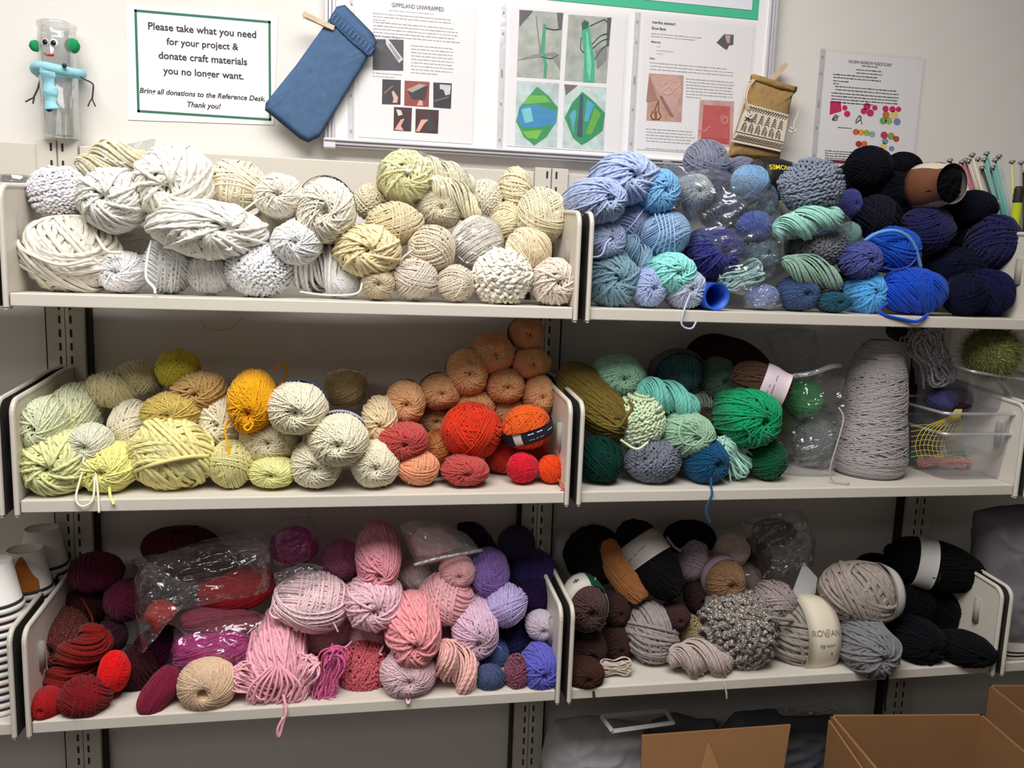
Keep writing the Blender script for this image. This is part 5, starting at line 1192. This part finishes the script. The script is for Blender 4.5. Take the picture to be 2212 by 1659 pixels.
for x, y, r in ((1825, 233, 6), (1830, 246, 7), (1873, 230, 8), (1866, 240, 7), (1880, 244, 8), (1890, 233, 6), (1913, 235, 7), (1928, 236, 7), (1941, 236, 6)): blob(x, y, r, pk)
for x, y, r, c in ((1914, 248, 8, (214, 110, 60)), (1932, 248, 9, (230, 206, 120)), (1908, 261, 8, (110, 172, 90)), (1920, 261, 8, (150, 190, 80)), (1938, 263, 8, (120, 140, 190)), (1849, 285, 7, (220, 100, 50)), (1860, 286, 7, (230, 170, 60)), (1872, 287, 7, (170, 180, 70)), (1884, 290, 7, (150, 176, 190)), (1855, 311, 7, (176, 40, 40)), (1867, 311, 7, (222, 110, 50)),
                   (1910, 292, 8, (200, 50, 90)), (1925, 294, 8, (150, 160, 80)), (1936, 300, 7, (200, 70, 60)), (1912, 305, 7, (120, 150, 180)), (1908, 316, 8, (226, 214, 130)), (1926, 321, 6, (130, 140, 190))): blob(x, y, r, c)
for p in ([(1798, 256), (1806, 248), (1808, 258), (1798, 258), (1812, 250)], [(1848, 262), (1856, 250), (1860, 256), (1848, 266)], [(1858, 250), (1862, 268)]): noodle(t, p, (70, 70, 76), .0008, 'printed_drawing')
flat('printed_footer', [(1782, 344), (1850, 348), (1850, 354), (1782, 350)], TY, mat((130, 40, 66), .6), t)
mk = MB().box(at(1983, 225, WALLY-.0006)-np.array([.002, 0, .004]), at(1983, 225, WALLY)+np.array([.002, 0, .004])).build('tape_mark', mat((196, 192, 190), .6)); tag(mk, 'small grey smudge of tape on the bare wall beside the scarf sheet', 'tape')
# denim pouch with clothespin
denim = mat((74, 102, 138), .9, noise=.22, nscale=70, bump=.25); denim2 = mat((64, 90, 126), .9, noise=.28, nscale=70, bump=.3); PY = .006
def cushion(name, pts, Yf, th, m_, parent, seed, crum=.002, rings=10):
    m = MB(); V, Fc = pillow(pts, -(Yf), th, rings=rings, crum=crum, seed=seed, scale=25); m.add(V, Fc); return m.build(name, m_, parent, True)
c = at(690, 160, PY); t = empty('denim_pouch', tuple(c))
cushion('pouch_body', [(727, 14), (745, 10), (806, 72), (815, 92), (800, 116), (740, 215), (690, 296), (666, 308), (648, 300), (590, 252), (572, 238), (574, 222), (640, 140), (690, 70), (712, 40)], -.006, .008, denim, t, 31)
cushion('waistband', [(716, 30), (726, 24), (776, 70), (810, 98), (804, 122), (796, 122), (762, 94), (712, 46)], -.014, .0045, denim2, t, 32)
st = mat((120, 146, 182), .8); m = MB()
for k in range(12):
    f = k/11; x, y = 719+84*f, 36+74*f; p, q = at(x-3, y+5, -.0195), at(x+5, y-6, -.0195); m.tube([p, q], .0006, 5, smooth=False)
m.build('stitching', st, t)
m = MB(); m.tube([at(x, y, -.0035) for x, y in [(742, 206), (692, 288), (664, 303)]], .0006, 5); m.tube([at(x, y, -.0035) for x, y in [(664, 303), (596, 250), (577, 233)]], .0006, 5); m.build('seam', mat((52, 72, 104), .9), t)
tag(t, 'blue denim pouch with a waistband cuff hanging by a clothespin left of the whiteboard', 'pouch')
wood = mat((206, 186, 158), .6, noise=.12, nscale=60)
def clothespin(p_tail, p_tip, Yf, label, w=9):
    A, B = at(*p_tail, Yf), at(*p_tip, Yf); d = (B-A)/np.linalg.norm(B-A); n = np.cross(d, [0, 1.0, 0]); n /= np.linalg.norm(n); L = np.linalg.norm(B-A); k = w*mpp(A)/2; t = empty('clothespin', tuple(A))
    for s in (1, -1):
        yo = s*.0045; m = MB(); P = []
        for u, e in ((0, .007), (.45, .002), (.5, .0015), (1, .0015)): P.append((u, e))
        V = []
        for u, e in P:
            for hw in (-1, 1):
                for q in (0, 1): V.append(A+d*L*u+n*k*hw+np.array([0, -s*(e*.7+q*.0035), 0])+np.array([0, 0, 0]))
        Fc = []
        for i in range(3):
            a, b = i*4, i*4+4; Fc += [(a, a+1, b+1, b), (a+2, b+2, b+3, a+3), (a+1, a+3, b+3, b+1), (a, b, b+2, a+2)]
        Fc += [(0, 2, 3, 1), (12, 13, 15, 14)]; m.add(V, Fc); m.build('wooden_prong', wood, t)
    m = MB(); o = A+d*L*.5
    for i in range(5): m.tube([o+n*k*(-.8+.4*i)+.004*(math.cos(a)*d+math.sin(a)*np.array([0, 1.0, 0])) for a in np.linspace(0, 6.28, 14)], .0007, 5, smooth=False)
    m.build('spring', mat((170, 168, 165), .3, .9), t); return tag(t, label, 'clothespin', 'wooden clothespins')
clothespin((655, 31), (722, 62), -.012, 'wooden clothespin gripping the denim pouch', 10)
clothespin((1696, 140), (1664, 176), .006, 'wooden clothespin at the top of the burlap pouch', 9)
# burlap pouch
burl = mat((164, 132, 84), .95, noise=.25, nscale=120, bump=.5); lace = mat((214, 204, 190), .9, noise=.06, nscale=60, bump=.3)
t = empty('burlap_pouch', tuple(at(1650, 255, .005)))
cushion('pouch_body', [(1622, 162), (1628, 160), (1680, 176), (1722, 188), (1720, 198), (1712, 206), (1704, 240), (1692, 300), (1684, 346), (1640, 344), (1574, 340), (1574, 328), (1586, 290), (1604, 236), (1618, 186)], -.006, .015, burl, t, 41, .0025)
cushion('top_hem', [(1621, 162), (1630, 160), (1682, 176), (1723, 188), (1720, 199), (1676, 190), (1622, 172)], -.016, .006, burl, t, 42, .001, 6)
YL = -.0215
flat('lace_panel', [(1617, 224), (1660, 236), (1704, 248), (1694, 300), (1686, 328), (1640, 318), (1580, 306), (1592, 282), (1604, 248)], YL, lace, t, .0015)
m = MB(); Yq = YL-.0005
def lerp(u, v):
    a = np.array([1617, 224])+(np.array([1704, 248])-np.array([1617, 224]))*u; b = np.array([1581, 306])+(np.array([1687, 328])-np.array([1581, 306]))*u; return a+(b-a)*v
def lb(u0, v0, u1, v1, w=.0009): m.tube([at(*lerp(u0, v0), Yq), at(*lerp(u1, v1), Yq)], w, 4, smooth=False)
for k in range(16):
    u = .03+k*.06; lb(u, .04, u+.03, .1); lb(u+.03, .1, u+.06, .04); lb(u, .15, u+.03, .1); lb(u, .9, u+.045, .78); lb(u+.03, .9, u+.075, .8)
for k in range(6):
    u = .12+k*.15
    for j in range(4): v = .2+.06*j; lb(u, v, u+.03+.008*j, v+.05); lb(u, v, u-.03-.008*j, v+.05)
    lb(u-.05, .55, u-.02, .46); lb(u-.02, .46, u+.02, .52); lb(u-.045, .54, u-.045, .68); lb(u+.015, .52, u+.015, .68); lb(u-.02, .53, u-.02, .66); lb(u+.04, .56, u+.04, .7)
for v in (.735, .925): lb(.0, v, 1, v)
m.build('lace_pattern', mat((104, 84, 62), .95), t)
cord = mat((222, 212, 196), .8, noise=.1, nscale=200); m = MB()
for dx in (0, 5): m.tube([at(1628+dx*.6, 172, -.02), at(1612+dx, 192, -.024), at(1608+dx, 215, -.025), at(1616+dx*.6, 238, -.026)], .0011, 6)
for dx in (0, 6): m.tube([at(1712, 200, -.012), at(1716+dx, 220, -.014), at(1724+dx*.4, 240, -.014), at(1716+dx*.3, 262, -.012), at(1714, 274, -.012)], .001, 6)
m.tube([at(1622, 163, -.01), at(1616, 175, -.018), at(1628, 172, -.02)], .0011, 6)
for x, y in ((1711, 276), (1716, 281), (1708, 283), (1619, 246), (1614, 250), (1621, 253)): m.tube([at(x-4, y-2, -.014-.01*(x < 1700)), at(x+1, y+3, -.018-.01*(x < 1700)), at(x+4, y-2, -.014-.01*(x < 1700))], .0016, 6)
m.build('drawstring', cord, t, True)
tag(t, 'small burlap drawstring pouch with a white lace panel, right of the whiteboard', 'pouch')
# jar figure on the left upright
bx = at(134, 296, -.002); zb = ZS+.283; k = mpp(bx); t = empty('jar_figure', (bx[0], -.002, zb)); c0 = (bx[0]-.001, -.002, zb)
r1 = .0315; H = .2
m = MB().lathe([(0, .0005), (r1*.9, .0005), (r1, .006), (r1*1.0, .12), (r1*1.02, .165), (r1*.97, .178), (r1*.93, .19), (r1*1.02, .191), (r1*1.02, .197), (r1*.93, .198), (r1*.9, .19), (r1*.93, .176), (r1*.96, .12), (r1*.95, .008), (0, .004)], c0, 40)
m.build('glass_jar', film_mat(tint=(240, 242, 240), base=.1, edge=.6, rough=.06, haze=.1, wr=.0), t, True)
def onjar(px, py, out=.0): p = at(px, py, -.002); dx = p[0]-c0[0]; y = -.002-math.sqrt(max(0, r1**2-dx*dx))-out; q = at(px, py, y); return q
for px, py in ((98, 91), (116, 93)):
    p = onjar(px, py, .003); e = MB().lathe([(0, .0035), (.004, .003), (.0068, .0012), (.0072, 0)], p+np.array([0, .001, 0]), 20, ax=(px*0-.15, -1, .05)).build('googly_eye', mat((226, 226, 230), .2), t, True)
    MB().lathe([(0, .0052), (.0036, .0048), (.0046, .0034)], p+np.array([.0006, .001, -.0004]), 16, ax=(-.15, -1, .05)).build('pupil', mat((24, 24, 28), .2), e, True)
pomp = mat((22, 142, 84), .95, noise=.35, nscale=200, bump=.9)
for px, py, w in ((76, 99, .0095), (156, 99, .0125)):
    p = at(px, py, -.012); V, Fq, U = core(r=1, a=28, b=18); V = lump(V, px, .14, 5)*w*np.array([1, .8, 1.0])+p; MB().add(V, Fq.tolist()).build('pompom_ear', pomp, t, True)
MB().tube([onjar(96, 115, .001), onjar(101, 119, .002), onjar(108, 119, .002), onjar(116, 119, .001)], .0019, 8).build('red_mouth', mat((196, 24, 48), .8), t, True)
fle = mat((150, 206, 222), .95, noise=.08, nscale=80, bump=.6); an = np.linspace(0, 2*np.pi, 40); zz = at(127, 150, -.03)[2]
MB().tube([c0+np.array([(r1+.005)*math.cos(a), (r1+.005)*math.sin(a), zz-c0[2]+.003*math.sin(a*2)]) for a in an], .0085, 10, smooth=False).build('scarf', fle, t, True)
P = [onjar(90, 142, .012), onjar(98, 146, .013), onjar(104, 160, .011), onjar(108, 185, .007), onjar(110, 210, .005), onjar(113, 236, .005)]; P = catmull(P); m = MB(); V = []
for i, p in enumerate(P):
    w = .0105+.002*math.sin(i*.5)
    for s in (-1, 1):
        for q in (0, -.004): V.append(p+np.array([s*w, q, .002*s*math.sin(i)]))
Fc = [];
for i in range(len(P)-1):
    a, b = i*4, i*4+4; Fc += [(a, b, b+2, a+2), (a+1, a+3, b+3, b+1), (a, a+1, b+1, b), (a+2, b+2, b+3, a+3)]
Fc += [(0, 2, 3, 1), tuple(len(V)-4+j for j in (0, 1, 3, 2))]; m.add(V, Fc); m.build('scarf_end', fle, t, True)
MB().add(*(lambda v, f, u: (v*np.array([.006, .004, .006])+onjar(106, 234, .004), f.tolist()))(*core(r=1, a=16, b=10))).build('dark_tassel', mat((40, 70, 96), .9), t, True)
MB().add(*(lambda v, f, u: (v*.004+onjar(139, 142, .014), f.tolist()))(*core(r=1, a=16, b=10))).build('button', mat((30, 50, 66), .5), t, True)
pc = mat((74, 62, 58), .9, noise=.3, nscale=300)
m = MB(); Ya = -.015; m.tube([at(x, y, Ya) for x, y in [(89, 160), (82, 190), (72, 212)]], .0016, 6); m.tube([at(x, y, Ya) for x, y in [(72, 212), (66, 214), (55, 220)]], .0014, 6); m.tube([at(x, y, Ya) for x, y in [(74, 209), (71, 224)]], .0014, 6); m.build('arm', pc, t, True)
m = MB(); m.tube([at(x, y, Ya) for x, y in [(168, 163), (184, 172), (200, 181), (201, 196), (199, 214)]], .0015, 6); m.tube([at(x, y, Ya) for x, y in [(199, 213), (194, 220), (190, 230)]], .0012, 6); m.tube([at(x, y, Ya) for x, y in [(199, 213), (206, 230)]], .0012, 6); m.build('arm', pc, t, True)
tag(t, 'glass jar figure with googly eyes, green pompom ears and a blue scarf', 'craft figure')

# ------------------------------------------------------------------ below and beside the shelves
card = mat((136, 98, 62), .85, noise=.08, nscale=14, bump=.08, name='cardboard'); cardin = mat((168, 116, 66), .85, noise=.08, nscale=14)
def box_walls(c, w, d, h, rz, label, flaps=(), th=.005):
    t = empty('cardboard_box', (c[0], c[1], 0)); t.rotation_euler.z = rz; ob = []
    def wall(name, a, b): o = MB().box(a, b).build(name, card, None, bevel=.001); o.parent = t; return o
    m = MB(); m.box((-w/2, d/2-th, 0), (w/2, d/2, h)); m.box((-w/2, -d/2, 0), (w/2, -d/2+th, h)); m.box((-w/2, -d/2, 0), (-w/2+th, d/2, h)); m.box((w/2-th, -d/2, 0), (w/2, d/2, h)); m.box((-w/2, -d/2, 0), (w/2, d/2, .006))
    o = m.build('box_body', card, None); o.parent = t
    for nm, P, dv in flaps:
        o = MB().prism(P, dv).build('flap', card, None); o.parent = t
    return tag(t, label, 'cardboard box', 'open cardboard boxes on the floor')
bl, br = at(1786, 1541, -.36), at(2127, 1541, -.40); w = br[0]-bl[0]-.006; zt = bl[2]
box_walls(((bl[0]+br[0])/2-.023, -.38-.21), w, .42, zt, math.radians(-6.3), 'open brown cardboard box with raised sides at the lower right',
          [('f', [(-w/2-.004, .2, zt-.16), (-w/2-.004, -.2, zt-.16), (-w/2-.004, -.2, zt-.045), (-w/2-.004, .2, zt-.005)], (-.004, 0, 0)), ])
bl2 = at(2136, 1508, -.36); box_walls((bl2[0]+.175, -.36-.17), .32, .4, bl2[2], math.radians(-6.3), 'partly visible cardboard box at the lower right photo corner')
fl, fr = at(1386, 1573, -.30), at(1704, 1576, -.30); w2 = fr[0]-fl[0]; z2 = (fl[2]+fr[2])/2; zb = z2-.13; tp = at(1525, 1600, -.47); cx2 = (fl[0]+fr[0])/2
box_walls((cx2-.02, -.34-.2), w2-.03, .4, zb, 0, 'cardboard box with raised back flap and folded front flap, lower middle',
          [('back', [(-w2/2+.012, .2, zb-.002), (w2/2-.012, .2, zb-.002), (w2/2+.02, .235, z2), (-w2/2+.02, .235, z2)], (0, .004, 0)),
           ('front', [(tp[0]-cx2-.08, tp[1]+.54-.1, zb-.005), (tp[0]-cx2+.11, tp[1]+.54-.1, zb-.005), (tp[0]-cx2+.024, tp[1]+.54, tp[2])], (.002, .004, 0))])
gb = mat((186, 184, 190), .7, noise=.1, nscale=10); db = mat((108, 111, 118), .6, noise=.1, nscale=10)
def sack(outline, Yc, th, m_, label, seed, extra=None, crum=.012):
    m = MB(); V, Fc = pillow(outline, Yc, th, crum=crum, seed=seed, scale=9); m.add(V, Fc); o = m.build('cloth_bag', m_, None, True)
    return tag(o, label, 'bag', 'grey bags stored under and beside the shelves')
def down(pts, Yc, n=2):
    """close an outline at the floor below the frame"""
    a, b = at(pts[-1][0], pts[-1][1], -Yc), at(pts[0][0], pts[0][1], -Yc); return pts
sack([(1172, 1950), (1170, 1640), (1182, 1590), (1200, 1562), (1260, 1552), (1320, 1556), (1388, 1570), (1400, 1640), (1395, 1950)], .11, .08, gb, 'grey fabric bag under the lower right shelf beside the middle upright', 51)
sack([(1385, 1960), (1388, 1600), (1410, 1556), (1460, 1538), (1505, 1552), (1545, 1552), (1560, 1600), (1560, 1960)], .05, .04, db, 'dark grey bag behind the box with the raised flap', 52)
sack([(1560, 1970), (1555, 1580), (1590, 1542), (1660, 1532), (1740, 1534), (1800, 1545), (1810, 1600), (1800, 1970)], .08, .06, mat((92, 96, 104), .6, noise=.1, nscale=10), 'dark bag standing between the two open boxes', 53)
wp = mat((196, 196, 198), .5)
t = empty('picture_frame', tuple(at(1376, 1560, -.2))); fp = [at(1300, 1548, -.2), at(1440, 1536, -.16), at(1454, 1562, -.2), at(1324, 1580, -.235)]; m = MB()
for i in range(4): m.tube([fp[i], fp[(i+1) % 4]], .0055, 4, smooth=False)
m.build('frame', wp, t); tag(t, 'empty white rectangular frame lying on the grey fabric bag', 'frame')
m = MB(); V, Fc = pillow([(1672, 1528), (1700, 1530), (1770, 1524), (1800, 1515), (1815, 1530), (1790, 1542), (1720, 1545), (1686, 1544)], .15, .012, crum=.006, seed=55, scale=30); m.add(V, Fc)
tag(m.build('plastic_wrap', film_mat(base=.15, edge=.4, haze=.3), None, True), 'crumpled white plastic lying behind the right open box', 'plastic wrap')
m = MB(); V, Fc = pillow([(2116, 1405), (2108, 1300), (2112, 1150), (2120, 1105), (2170, 1092), (2250, 1088), (2330, 1100), (2340, 1250), (2330, 1400), (2220, 1412)], .15, .08, crum=.012, seed=56, scale=9); m.add(V, Fc)
tag(m.build('cloth_bag', mat((118, 114, 122), .8, noise=.06, nscale=12), None, True), 'large grey cloth bag on the shelf at the right photo edge', 'bag', 'grey bags stored under and beside the shelves')
m = MB(); m.tube([at(2165, 1414, -.27), at(2190, 1418, -.272), at(2230, 1416, -.27)], .002, 6); m.tube([at(2168, 1408, -.26), at(2200, 1411, -.262), at(2230, 1409, -.26)], .002, 6)
tag(m.build('cord', mat((34, 34, 38), .6), None, True), 'black cord along the shelf edge in front of the grey cloth bag', 'cord')
